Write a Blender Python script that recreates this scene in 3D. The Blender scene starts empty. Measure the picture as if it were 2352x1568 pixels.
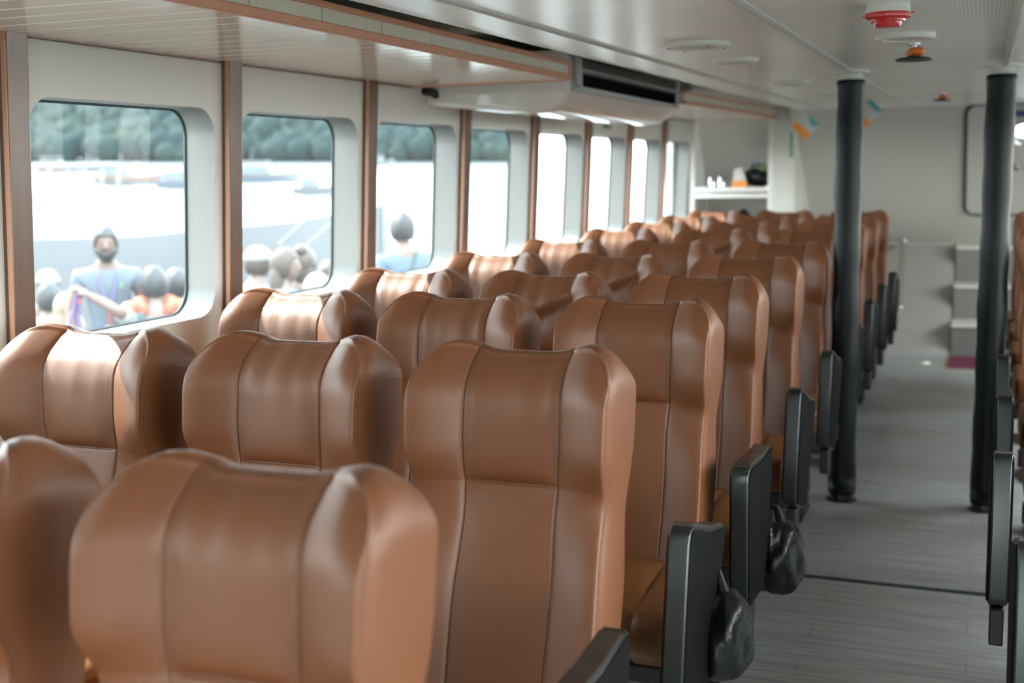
import bpy, bmesh, math, random
from mathutils import Vector, Matrix
from mathutils.geometry import tessellate_polygon
D, C = bpy.data, bpy.context
SC = C.scene
COL = SC.collection
PI = math.pi

# ------------------------------------------------------------------ camera
CAM = Vector((0, 0, 1.415))
FWD = Vector((-0.3598, 0.9225, -0.1400)).normalized()
RGT = Vector((0.9323, 0.3614, -0.0146)).normalized()
UPV = RGT.cross(FWD).normalized()
FPX = 2779.4
cam = D.cameras.new('camera'); camo = D.objects.new('camera', cam); COL.objects.link(camo)
camo.matrix_world = Matrix(((RGT.x, UPV.x, -FWD.x, CAM.x), (RGT.y, UPV.y, -FWD.y, CAM.y), (RGT.z, UPV.z, -FWD.z, CAM.z), (0, 0, 0, 1)))
cam.sensor_width = 36; cam.lens = FPX * 36 / 2352
cam.clip_start = 0.05; cam.clip_end = 6000
cam.dof.use_dof = True; cam.dof.focus_distance = 2.75; cam.dof.aperture_fstop = 2.7
SC.camera = camo

# ------------------------------------------------------------------ sky, sun, exposure
w = D.worlds.new('World'); SC.world = w; w.use_nodes = True
nt = w.node_tree; nt.nodes.clear()
wo = nt.nodes.new('ShaderNodeOutputWorld'); bg = nt.nodes.new('ShaderNodeBackground')
tc = nt.nodes.new('ShaderNodeTexCoord'); sx = nt.nodes.new('ShaderNodeSeparateXYZ'); cr = nt.nodes.new('ShaderNodeValToRGB')
nt.links.new(tc.outputs['Generated'], sx.inputs[0]); nt.links.new(sx.outputs['Z'], cr.inputs[0])
cr.color_ramp.elements[0].position = 0.0; cr.color_ramp.elements[0].color = (1.0, 1.0, 0.985, 1)
cr.color_ramp.elements[1].position = 0.7; cr.color_ramp.elements[1].color = (0.80, 0.90, 1.0, 1)
nt.links.new(cr.outputs[0], bg.inputs[0]); 
# sky brightness raised to the right, added as fill for the cabin
dp = nt.nodes.new('ShaderNodeVectorMath'); dp.operation = 'DOT_PRODUCT'; dp.inputs[1].default_value = (1.0, -0.10, 0.0)
nt.links.new(tc.outputs['Generated'], dp.inputs[0])
mr = nt.nodes.new('ShaderNodeMapRange'); mr.interpolation_type = 'SMOOTHSTEP'
mr.inputs['From Min'].default_value = 0.08; mr.inputs['From Max'].default_value = 0.55; mr.inputs['To Min'].default_value = 3.0; mr.inputs['To Max'].default_value = 5.0
nt.links.new(dp.outputs['Value'], mr.inputs['Value']); nt.links.new(mr.outputs[0], bg.inputs[1])
nt.links.new(bg.outputs[0], wo.inputs[0])
SUN_FROM = Vector((-0.685, 0.07, 0.725)).normalized()
sl = D.lights.new('sun', 'SUN'); so = D.objects.new('sun', sl); COL.objects.link(so)
sl.energy = 5.5; sl.angle = math.radians(0.6); sl.color = (1.0, 0.93, 0.84)
so.rotation_euler = (-SUN_FROM).to_track_quat('-Z', 'Y').to_euler()
VS = SC.view_settings
SC.display_settings.display_device = 'sRGB'
VS.view_transform = 'Standard'; VS.look = 'None'; VS.gamma = 1.0; VS.use_curve_mapping = False
VS.exposure = 1.95
SC.cycles.max_bounces = 10; SC.cycles.diffuse_bounces = 6; SC.cycles.transparent_max_bounces = 16
SC.cycles.caustics_reflective = False; SC.cycles.caustics_refractive = False
SC.cycles.use_denoising = True
SC.cycles.sample_clamp_indirect = 6

# ------------------------------------------------------------------ helpers
def ray(px, py): return (FWD + RGT * ((px - 1176) / FPX) - UPV * ((py - 784) / FPX))
def on_y(px, py, y): d = ray(px, py); return CAM + d * (y / d.y)
def on_x(px, py, x): d = ray(px, py); return CAM + d * (x / d.x)
def on_z(px, py, z): d = ray(px, py); return CAM + d * ((z - CAM.z) / d.z)
def sm(a, b, x):
    t = max(0.0, min(1.0, (x - a) / (b - a))); return t * t * (3 - 2 * t)

class MB:
    """collects shapes, then links them as ONE mesh object"""
    def __init__(s): s.v = []; s.f = []
    def add(s, vs, fs):
        o = len(s.v); s.v += [tuple(v) for v in vs]; s.f += [tuple(i + o for i in f) for f in fs]; return s
    def box(s, x0, x1, y0, y1, z0, z1):
        return s.add([(x, y, z) for x in (x0, x1) for y in (y0, y1) for z in (z0, z1)],
                     [(0, 1, 3, 2), (4, 6, 7, 5), (0, 4, 5, 1), (2, 3, 7, 6), (0, 2, 6, 4), (1, 5, 7, 3)])
    def tube(s, pts, r, n=12, closed=False, caps=True):
        pts = [Vector(p) for p in pts]; m = len(pts)
        rs = r if isinstance(r, (list, tuple)) else [r] * m
        vs = []; ref = None
        for i, p in enumerate(pts):
            a = pts[(i - 1) % m] if (closed or i > 0) else p
            b = pts[(i + 1) % m] if (closed or i < m - 1) else p
            t = (b - a).normalized()
            if ref is None: ref = t.orthogonal().normalized()
            ref = (ref - t * ref.dot(t)).normalized(); q = t.cross(ref)
            vs += [p + (ref * math.cos(2 * PI * k / n) + q * math.sin(2 * PI * k / n)) * rs[i] for k in range(n)]
        fs = []
        for i in range(m if closed else m - 1):
            j = (i + 1) % m
            fs += [(i * n + k, i * n + (k + 1) % n, j * n + (k + 1) % n, j * n + k) for k in range(n)]
        if not closed and caps: fs += [tuple(range(n))[::-1], tuple(range((m - 1) * n, m * n))]
        return s.add(vs, fs)
    def lathe(s, prof, c=(0, 0, 0), n=32):
        vs = [(c[0] + r * math.cos(2 * PI * k / n), c[1] + r * math.sin(2 * PI * k / n), c[2] + z) for r, z in prof for k in range(n)]
        m = len(prof)
        fs = [(i * n + k, i * n + (k + 1) % n, (i + 1) * n + (k + 1) % n, (i + 1) * n + k) for i in range(m - 1) for k in range(n)]
        fs += [tuple(range(n))[::-1], tuple(range((m - 1) * n, m * n))]
        return s.add(vs, fs)
    def prism(s, poly, a, b, fn):
        """extrude 2-D outline poly from a to b; fn(u, v, t) -> point"""
        n = len(poly); vs = [fn(u, v, a) for u, v in poly] + [fn(u, v, b) for u, v in poly]
        fs = [(k, (k + 1) % n, n + (k + 1) % n, n + k) for k in range(n)] + [tuple(range(n))[::-1], tuple(range(n, 2 * n))]
        return s.add(vs, fs)
    def ell(s, c, r, n=20, m=12):
        vs = []; fs = []
        for i in range(m + 1):
            th = PI * i / m
            for k in range(n):
                ph = 2 * PI * k / n
                vs.append((c[0] + r[0] * math.sin(th) * math.cos(ph), c[1] + r[1] * math.sin(th) * math.sin(ph), c[2] + r[2] * math.cos(th)))
        for i in range(m):
            for k in range(n): fs.append((i * n + k, i * n + (k + 1) % n, (i + 1) * n + (k + 1) % n, (i + 1) * n + k))
        return s.add(vs, fs)
    def mesh(s, name, smooth=True):
        me = D.meshes.new(name); me.from_pydata(s.v, [], s.f); me.validate()
        bm = bmesh.new(); bm.from_mesh(me); bmesh.ops.remove_doubles(bm, verts=bm.verts, dist=1e-6)
        bmesh.ops.recalc_face_normals(bm, faces=bm.faces); bm.to_mesh(me); bm.free()
        if smooth: me.polygons.foreach_set('use_smooth', [True] * len(me.polygons))
        return me
    def build(s, name, m, parent=None, smooth=True, bevel=0, seg=2, sharp=40):
        me = s.mesh(name, smooth); me.materials.append(m)
        if smooth and sharp: me.set_sharp_from_angle(angle=math.radians(sharp))
        o = D.objects.new(name, me); COL.objects.link(o)
        if parent: o.parent = parent
        if bevel:
            b = o.modifiers.new('bevel', 'BEVEL'); b.width = bevel; b.segments = seg; b.limit_method = 'ANGLE'; b.angle_limit = math.radians(35)
            b.harden_normals = False
        return o
def tag(o, label=None, cat=None, group=None, kind=None):
    if label: o['label'] = label
    if cat: o['category'] = cat
    if group: o['group'] = group
    if kind: o['kind'] = kind
    return o
def empty(name, loc=(0, 0, 0), rz=0.0):
    o = D.objects.new(name, None); COL.objects.link(o); o.location = loc; o.rotation_euler = (0, 0, rz); o.empty_display_size = 0.1; return o
def copy_tree(o, parent=None):
    c = o.copy(); COL.objects.link(c); c.parent = parent
    for ch in o.children: copy_tree(ch, c)
    return c
def rrect(x0, x1, y0, y1, r, n=8):
    out = []
    for cx, cy, a0 in ((x1 - r, y1 - r, 0), (x0 + r, y1 - r, PI / 2), (x0 + r, y0 + r, PI), (x1 - r, y0 + r, 1.5 * PI)):
        out += [(cx + r * math.cos(a0 + PI / 2 * i / n), cy + r * math.sin(a0 + PI / 2 * i / n)) for i in range(n + 1)]
    return out

# ------------------------------------------------------------------ materials
def mat(name, col, rough=0.5, metal=0.0, spec=0.5, noise=None, bump=None, coat=0.0, var=None, sheen=0.0):
    """noise=(scale xyz, amount, colour2)  bump=(scale xyz, strength, distance)"""
    m = D.materials.new(name); m.use_nodes = True; n = m.node_tree; b = n.nodes['Principled BSDF']
    b.inputs['Base Color'].default_value = (*col, 1); b.inputs['Roughness'].default_value = rough
    b.inputs['Metallic'].default_value = metal; b.inputs['Specular IOR Level'].default_value = spec
    b.inputs['Coat Weight'].default_value = coat; b.inputs['Coat Roughness'].default_value = 0.12
    tcn = n.nodes.new('ShaderNodeTexCoord')
    def tex(scale, detail=6):
        mp = n.nodes.new('ShaderNodeMapping'); mp.inputs['Scale'].default_value = scale
        t = n.nodes.new('ShaderNodeTexNoise'); t.inputs['Scale'].default_value = 1.0; t.inputs['Detail'].default_value = detail
        n.links.new(tcn.outputs['Object'], mp.inputs[0]); n.links.new(mp.outputs[0], t.inputs['Vector'])
        return t
    if noise:
        t = tex(noise[0]); r = n.nodes.new('ShaderNodeValToRGB'); n.links.new(t.outputs[0], r.inputs[0])
        h = noise[1] / 2
        r.color_ramp.elements[0].position = 0.5 - h; r.color_ramp.elements[1].position = 0.5 + h
        r.color_ramp.elements[0].color = (*col, 1); r.color_ramp.elements[1].color = (*noise[2], 1)
        n.links.new(r.outputs[0], b.inputs['Base Color'])
    if bump:
        t = tex(bump[0]); bp = n.nodes.new('ShaderNodeBump'); bp.inputs['Strength'].default_value = bump[1]; bp.inputs['Distance'].default_value = bump[2]
        n.links.new(t.outputs[0], bp.inputs['Height']); n.links.new(bp.outputs[0], b.inputs['Normal'])
    return m
def glass(name, milk=0.006, tint=(0.92, 0.965, 0.96)):
    m = D.materials.new(name); m.use_nodes = True; n = m.node_tree; n.nodes.clear()
    o = n.nodes.new('ShaderNodeOutputMaterial'); tr = n.nodes.new('ShaderNodeBsdfTransparent'); gl = n.nodes.new('ShaderNodeBsdfGlossy')
    tl = n.nodes.new('ShaderNodeBsdfTranslucent'); m1 = n.nodes.new('ShaderNodeMixShader'); m2 = n.nodes.new('ShaderNodeMixShader')
    fr = n.nodes.new('ShaderNodeFresnel'); fr.inputs[0].default_value = 1.22
    tr.inputs[0].default_value = (*tint, 1); gl.inputs['Roughness'].default_value = 0.0; tl.inputs[0].default_value = (0.85, 0.95, 1, 1)
    m1.inputs[0].default_value = milk
    n.links.new(tr.outputs[0], m1.inputs[1]); n.links.new(tl.outputs[0], m1.inputs[2])
    ge = n.nodes.new('ShaderNodeNewGeometry'); sb = n.nodes.new('ShaderNodeMath'); sb.operation = 'SUBTRACT'; sb.use_clamp = True
    n.links.new(fr.outputs[0], sb.inputs[0]); n.links.new(ge.outputs['Backfacing'], sb.inputs[1])   # no total reflection at the rear face of a pane
    n.links.new(sb.outputs[0], m2.inputs[0]); n.links.new(m1.outputs[0], m2.inputs[1]); n.links.new(gl.outputs[0], m2.inputs[2])
    n.links.new(m2.outputs[0], o.inputs[0]); return m

M = {}
M['leather'] = mat('tan_leather', (0.140, 0.049, 0.0175), 0.5, noise=((3, 3, 3), 0.8, (0.124, 0.043, 0.015)), bump=((260, 260, 260), 0.06, 0.002), spec=0.5)
M['cushion'] = mat('seat_leather', (0.15, 0.055, 0.016), 0.48, bump=((260, 260, 260), 0.06, 0.002), spec=0.35)
M['thread'] = mat('thread', (0.16, 0.10, 0.07), 0.8)
M['gunmetal'] = mat('brushed_gunmetal', (0.065, 0.075, 0.075), 0.38, 1.0, bump=((40, 40, 900), 0.08, 0.001))
M['dark_plastic'] = mat('dark_plastic', (0.004, 0.0048, 0.0047), 0.6, spec=0.07)
M['arm_pad'] = mat('arm_pad', (0.022, 0.018, 0.015), 0.35)
M['black'] = mat('black_parts', (0.012, 0.013, 0.014), 0.5)
M['frame_metal'] = mat('seat_frame_metal', (0.03, 0.032, 0.033), 0.45, 0.3)
M['bag'] = mat('dark_film', (0.003, 0.004, 0.0045), 0.3, spec=0.35, bump=((14, 14, 14), 0.4, 0.02))
M['wall'] = mat('wall_panel', (0.63, 0.64, 0.605), 0.38, noise=((6, 120, 1.2), 0.5, (0.59, 0.60, 0.565)), spec=0.5)
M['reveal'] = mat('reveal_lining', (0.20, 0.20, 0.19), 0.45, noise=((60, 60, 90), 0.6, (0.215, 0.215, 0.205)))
M['bulkhead'] = mat('bulkhead_panel', (0.55, 0.545, 0.51), 0.55)
M['wood'] = mat('brown_wood', (0.145, 0.088, 0.064), 0.3, noise=((30, 30, 2.2), 0.6, (0.10, 0.058, 0.041)), spec=0.5)
M['trim_orange'] = mat('orange_trim', (0.66, 0.33, 0.21), 0.45, noise=((2, 14, 14), 0.7, (0.60, 0.29, 0.18)))
M['joint'] = mat('floor_joint', (0.05, 0.07, 0.065), 0.3, 0.6)
M['edge_orange'] = mat('edge_orange', (0.46, 0.24, 0.145), 0.45)
M['cream'] = mat('cream_panel', (0.70, 0.68, 0.58), 0.45, noise=((40, 90, 1.5), 0.6, (0.62, 0.60, 0.50)))
M['slats'] = mat('cream_slats', (0.90, 0.82, 0.72), 0.12, spec=0.65, noise=((1.2, 40, 10), 0.8, (0.86, 0.78, 0.67)))
M['white'] = mat('white_plastic', (0.74, 0.73, 0.69), 0.32)
M['white_gloss'] = mat('white_gloss', (0.72, 0.71, 0.67), 0.09, spec=0.6)
M['ac_grey'] = mat('ac_grey', (0.42, 0.44, 0.44), 0.35)
M['alu'] = mat('aluminium', (0.45, 0.46, 0.46), 0.35, 0.8); M['strip'] = mat('ceiling_strip', (0.62, 0.64, 0.62), 0.3, 0.1)
M['chrome'] = mat('chrome', (0.62, 0.62, 0.60), 0.15, 1.0)
M['red'] = mat('red_plastic', (0.62, 0.03, 0.03), 0.22, coat=0.3)
M['orange'] = mat('orange_plastic', (0.90, 0.20, 0.04), 0.4)
M['column'] = mat('column_vinyl', (0.004, 0.008, 0.0085), 0.45, spec=0.2, noise=((6, 6, 1.5), 0.8, (0.006, 0.010, 0.011)))
M['gasket'] = mat('rubber_gasket', (0.012, 0.03, 0.03), 0.5)
M['mat_red'] = mat('maroon_mat', (0.11, 0.008, 0.035), 0.9)
M['mat_edge'] = mat('mat_border', (0.30, 0.15, 0.06), 0.9)
M['green_sign'] = mat('green_sign', (0.05, 0.22, 0.13), 0.4)
M['blue_sign'] = mat('blue_sign', (0.05, 0.06, 0.20), 0.5)
M['step'] = mat('step_grey', (0.17, 0.17, 0.155), 0.5)
M['step_edge'] = mat('step_edge', (0.62, 0.61, 0.57), 0.4)
M['glass'] = glass('window_glass'); M['glass_clear'] = glass('window_glass_clear', 0.03, (0.96, 0.96, 0.94))
M['teal'] = mat('teal_card', (0.10, 0.45, 0.45), 0.5)
M['card'] = mat('card_white', (0.60, 0.60, 0.56), 0.5)
M['olive'] = mat('green_fabric', (0.15, 0.21, 0.09), 0.8)
# ceiling: fine perforation and pale joints across it
def ceiling_mat():
    m = mat('ceiling_panel', (0.55, 0.56, 0.53), 0.28, spec=0.5); n = m.node_tree; b = n.nodes['Principled BSDF']
    t = n.nodes.new('ShaderNodeTexCoord'); s = n.nodes.new('ShaderNodeSeparateXYZ'); n.links.new(t.outputs['Object'], s.inputs[0])
    def math_(op, a, bb):
        q = n.nodes.new('ShaderNodeMath'); q.operation = op
        for i, x in enumerate((a, bb)):
            if isinstance(x, (int, float)): q.inputs[i].default_value = x
            else: n.links.new(x, q.inputs[i])
        return q.outputs[0]
    y = math_('DIVIDE', math_('SUBTRACT', s.outputs['Y'], 3.35 - 30 * 0.615), 0.615)
    fy = math_('FRACT', y, 0); near = math_('LESS_THAN', math_('ABSOLUTE', math_('SUBTRACT', math_('FRACT', math_('ADD', y, 0.5), 0), 0.5), 0), 0.016)
    v = n.nodes.new('ShaderNodeTexVoronoi'); v.inputs['Scale'].default_value = 110; v.inputs['Randomness'].default_value = 0.0
    n.links.new(t.outputs['Object'], v.inputs['Vector']); dot = math_('LESS_THAN', v.outputs['Distance'], 0.30)
    mx = n.nodes.new('ShaderNodeMix'); mx.data_type = 'RGBA'; mx.inputs[6].default_value = (0.84, 0.87, 0.835, 1); mx.inputs[7].default_value = (0.58, 0.60, 0.58, 1)
    n.links.new(dot, mx.inputs[0])
    m2 = n.nodes.new('ShaderNodeMix'); m2.data_type = 'RGBA'; m2.inputs[7].default_value = (0.9, 0.91, 0.89, 1)
    n.links.new(mx.outputs[2], m2.inputs[6]); n.links.new(near, m2.inputs[0]); n.links.new(m2.outputs[2], b.inputs['Base Color'])
    return m
M['ceiling'] = ceiling_mat()
def floor_mat():
    m = mat('floor_vinyl', (0.2, 0.2, 0.2), 0.42, spec=0.4); n = m.node_tree; b = n.nodes['Principled BSDF']
    t = n.nodes.new('ShaderNodeTexCoord'); br = n.nodes.new('ShaderNodeTexBrick')
    br.inputs['Color1'].default_value = (0.34, 0.345, 0.325, 1); br.inputs['Color2'].default_value = (0.40, 0.402, 0.38, 1); br.inputs['Mortar'].default_value = (0.24, 0.24, 0.23, 1)
    br.inputs['Scale'].default_value = 1.0; br.inputs['Brick Width'].default_value = 0.9; br.inputs['Row Height'].default_value = 0.15; br.inputs['Mortar Size'].default_value = 0.0015
    n.links.new(t.outputs['Object'], br.inputs['Vector'])
    mp = n.nodes.new('ShaderNodeMapping'); mp.inputs['Scale'].default_value = (3, 45, 1); no = n.nodes.new('ShaderNodeTexNoise'); no.inputs['Scale'].default_value = 1; no.inputs['Detail'].default_value = 8
    n.links.new(t.outputs['Object'], mp.inputs[0]); n.links.new(mp.outputs[0], no.inputs['Vector'])
    rp = n.nodes.new('ShaderNodeValToRGB'); rp.color_ramp.elements[0].position = 0.3; rp.color_ramp.elements[0].color = (0.62, 0.62, 0.62, 1); rp.color_ramp.elements[1].position = 0.65
    n.links.new(no.outputs[0], rp.inputs[0])
    mx = n.nodes.new('ShaderNodeMix'); mx.data_type = 'RGBA'; mx.blend_type = 'MULTIPLY'; mx.inputs[0].default_value = 1
    n.links.new(br.outputs[0], mx.inputs[6]); n.links.new(rp.outputs[0], mx.inputs[7]); n.links.new(mx.outputs[2], b.inputs['Base Color'])
    return m
M['floor'] = floor_mat()

# ------------------------------------------------------------------ room shell
YR, YF = -3.0, 9.22            # rear end, front end of the window walls
XC = -0.235                     # centre line of the boat
LEAN = 0.05
def XL(z): return -2.128 + LEAN * (z - 1.4)
def XR(z): return 2 * XC - XL(z)
DEPTH = 0.107
WY = [2.677 + 0.883 * n for n in range(-6, 8)]
WZ0, WZ1, WW = 0.998, 1.607, 0.752
def ceil_z(y): return 1.790 + 0.006 * (y - 4.5)

RWIN = (0.72, 1.70, 0.80)      # unseen right windows, made taller to let in more daylight: sill, head, width
def window_wall(name, X, s):
    z0_, z1_, w_ = RWIN if s > 0 else (WZ0, WZ1, WW)
    mb = MB()
    for wy in WY:
        y0, y1 = wy - 0.4415, wy + 0.4415
        if wy == WY[-1]: y1 = YF
        if wy == WY[0]: y0 = YR
        outer = [(y0, -0.05), (y1, -0.05), (y1, 2.0), (y0, 2.0)]; hole = rrect(wy - w_ / 2, wy + w_ / 2, z0_, z1_, 0.08)
        tris = tessellate_polygon([[Vector((*p, 0)) for p in outer], [Vector((*p, 0)) for p in hole]])
        pts = outer + hole
        for d in (0, DEPTH): mb.add([(X(z) + s * d, y, z) for y, z in pts], tris)
        n = len(hole)
        mb.add([(X(z) + s * d, y, z) for d in (0, DEPTH) for y, z in hole], [(k, (k + 1) % n, n + (k + 1) % n, n + k) for k in range(n)])
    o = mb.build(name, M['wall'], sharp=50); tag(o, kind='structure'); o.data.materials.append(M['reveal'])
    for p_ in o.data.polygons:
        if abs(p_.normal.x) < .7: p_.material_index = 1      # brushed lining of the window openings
    return o
window_wall('wall_left', XL, -1)
window_wall('wall_right', XR, 1)
def window(i, wy, X, s):
    e = empty('window_%d' % i, (X(1.3) + s * DEPTH, wy, 1.3)); tag(e, kind='structure')
    z0_, z1_, w_ = RWIN if s > 0 else (WZ0, WZ1, WW)
    ring = rrect(-w_ / 2, w_ / 2, z0_ - 1.3, z1_ - 1.3, 0.08)
    def P(y, z, d): return (X(z + 1.3) - X(1.3) + s * d, y, z)
    MB().tube([P(y, z, -0.004) for y, z in ring], 0.0058, 6, closed=True).build('gasket', M['gasket'], e)
    g = MB().prism(rrect(-w_ / 2 - .01, w_ / 2 + .01, z0_ - 1.31, z1_ - 1.29, 0.09), 0.002, 0.007, P).build('pane', M['glass'] if s < 0 else M['glass_clear'], e, smooth=False)
for i, wy in enumerate(WY[6:] + WY[:6]): window(i + 1, wy, XL, -1)
for i, wy in enumerate(WY): window(len(WY) + i + 1, wy, XR, 1)
# wooden posts between the windows
def post(i, y0, X, s):
    z0, z1, p, wd = 0.0, 1.86, 0.026, 0.07
    mb = MB(); vs = [(X(z) - s * q, y, z) for z in (z0, z1) for q in (-0.004, p) for y in (y0, y0 + wd)]
    mb.add(vs, [(0, 1, 3, 2), (4, 6, 7, 5), (0, 4, 5, 1), (2, 3, 7, 6), (0, 2, 6, 4), (1, 5, 7, 3)])
    t_ = tag(mb.build('trim_%d' % i, M['wood'], bevel=0.003), kind='structure')
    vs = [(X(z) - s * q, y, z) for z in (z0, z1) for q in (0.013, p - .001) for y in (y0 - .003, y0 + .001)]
    MB().add(vs, [(0, 1, 3, 2), (4, 6, 7, 5), (0, 4, 5, 1), (2, 3, 7, 6), (0, 2, 6, 4), (1, 5, 7, 3)]).build('edge_strip', M['edge_orange'], t_, smooth=False)  # paler orange strip down the near side of each post
TI = 1
for n in range(-5, 8):
    post(TI, 3.091 + 0.8795 * (n - 1), XL, -1); TI += 1
for n in range(-5, 8):
    post(TI, 3.091 + 0.8795 * (n - 1), XR, 1); TI += 1
# floor
tag(MB().box(-2.3, 1.85, YR, 10.6, -0.06, 0.0).build('floor', M['floor'], smooth=False), kind='structure')
tag(MB().prism([(4.135, 0.0), (4.165, 0.0), (4.158, 0.005), (4.142, 0.005)], -1.9, 1.4, lambda u, v, t: (t, u, v)).build('trim_%d' % TI, M['joint'], smooth=False), kind='structure'); TI += 1
# ceiling with a cove on each side
prof = [(-2.2, 1.95), (-1.62, 1.95), (-1.50, 1.92), (-1.42, 1.865), (-1.36, 1.82), (-1.29, 1.795), (-1.22, 1.790)]
prof = prof + [(2 * XC - x, z) for x, z in prof[::-1]]
outl = prof + [(2 * XC + 2.2, 2.02), (-2.2, 2.02)]
tag(MB().prism(outl, YR, 10.6, lambda u, v, t: (u, t, v + 0.006 * (t - 4.5))).build('ceiling', M['ceiling'], sharp=30), kind='structure')
for x in (-1.09, -0.525, 0.06, 0.62):
    mb = MB().prism([(-0.013, 0.004), (-0.013, -0.004), (-0.005, -0.009), (0.005, -0.009), (0.013, -0.004), (0.013, 0.004)], YR, 9.1,
                    lambda u, v, t: (x + u, t, ceil_z(t) + v))
    tag(mb.build('trim_%d' % TI, M['strip'], smooth=False), kind='structure'); TI += 1
# unseen rear wall, its doorway added to let sky light in from behind
def rear():
    outer = [(-2.3, -0.05), (1.85, -0.05), (1.85, 2.0), (-2.3, 2.0)]; hole = rrect(-0.85, 0.38, 0.02, 1.72, 0.1)
    tris = tessellate_polygon([[Vector((*p, 0)) for p in outer], [Vector((*p, 0)) for p in hole]])
    mb = MB(); pts = outer + hole
    for d in (0, 0.08): mb.add([(x, YR - d, z) for x, z in pts], tris)
    n = len(hole); mb.add([(x, YR - d, z) for d in (0, 0.08) for x, z in hole], [(k, (k + 1) % n, n + (k + 1) % n, n + k) for k in range(n)])
    tag(mb.build('wall_rear', M['wall'], sharp=50), kind='structure')
rear()
# raked bulkhead at the front, with a door and a porthole
BY0, BZ0, BY1, BZ1 = 9.12, 1.835, 10.5, 0.775
def BP(x, z, d=0.0):            # point on the raked plane, d towards the cabin
    t = (BZ0 - z) / (BZ0 - BZ1); n = Vector((0, -(BZ0 - BZ1), -(BY1 - BY0))).normalized()
    return Vector((x, BY0 + (BY1 - BY0) * t, z)) + n * d
def on_b(px, py):
    d = ray(px, py); n = Vector((0, -(BZ0 - BZ1), -(BY1 - BY0))); p0 = Vector((0, BY0, BZ0)); return CAM + d * ((p0 - CAM).dot(n) / d.dot(n))
PH = on_b(2352, 303); 
hole = [(PH.x + 0.085 * math.cos(a * PI / 12), PH.z + 0.075 * math.sin(a * PI / 12)) for a in range(24)]
def bulk():
    outer = [(-1.36, 0.775), (1.85, 0.775), (1.85, 1.95), (-1.36, 1.95)]
    tris = tessellate_polygon([[Vector((*p, 0)) for p in outer], [Vector((*p, 0)) for p in hole]]); mb = MB(); pts = outer + hole
    for d in (0, -0.05): mb.add([BP(x, z, d) for x, z in pts], tris)
    n = len(hole); mb.add([BP(x, z, d) for d in (0, -0.05) for x, z in hole], [(k, (k + 1) % n, n + (k + 1) % n, n + k) for k in range(n)])
    mb.box(-2.3, 1.85, 10.5, 10.56, -0.05, 0.785)
    tag(mb.build('wall_front', M['bulkhead'], smooth=False), kind='structure')
bulk()
# side closing panel and forward outer panel beside the locker
tag(MB().box(-2.3, -1.36, 10.5, 10.56, 0.785, 2.0).build('wall_locker', M['bulkhead'], smooth=False), kind='structure')
tag(MB().box(-2.3, -2.25, YF, 10.5, -0.05, 2.0).build('wall_left_front', M['bulkhead'], smooth=False), kind='structure')
tag(MB().box(1.7, 1.85, YF, 10.5, -0.05, 2.0).build('wall_right_front', M['bulkhead'], smooth=False), kind='structure')
def door():
    e = empty('door_1', BP(0.1, 1.3)); tag(e, kind='structure'); L = Vector(e.location)
    a = on_b(2217, 380); tl = on_b(2230, 238); bl = on_b(2230, 490)
    outer = rrect(a.x, a.x + 0.72, bl.z, tl.z, 0.07)
    tris = tessellate_polygon([[Vector((*p, 0)) for p in outer], [Vector((*p, 0)) for p in hole]]); pts = outer + hole
    MB().add([BP(x, z, 0.012) - L for x, z in pts], tris).build('door_panel', M['bulkhead'], e, smooth=False)
    MB().tube([BP(x, z, 0.008) - L for x, z in outer], 0.013, 8, closed=True).build('gasket', M['gasket'], e)
    MB().tube([BP(x, z, 0.014) - L for x, z in hole], 0.012, 8, closed=True).build('porthole_rim', M['chrome'], e)
    MB().add([BP(x, z, -0.01) - L for x, z in hole], [tuple(range(24))]).build('porthole_pane', M['glass'], e, smooth=False)
door()

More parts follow.
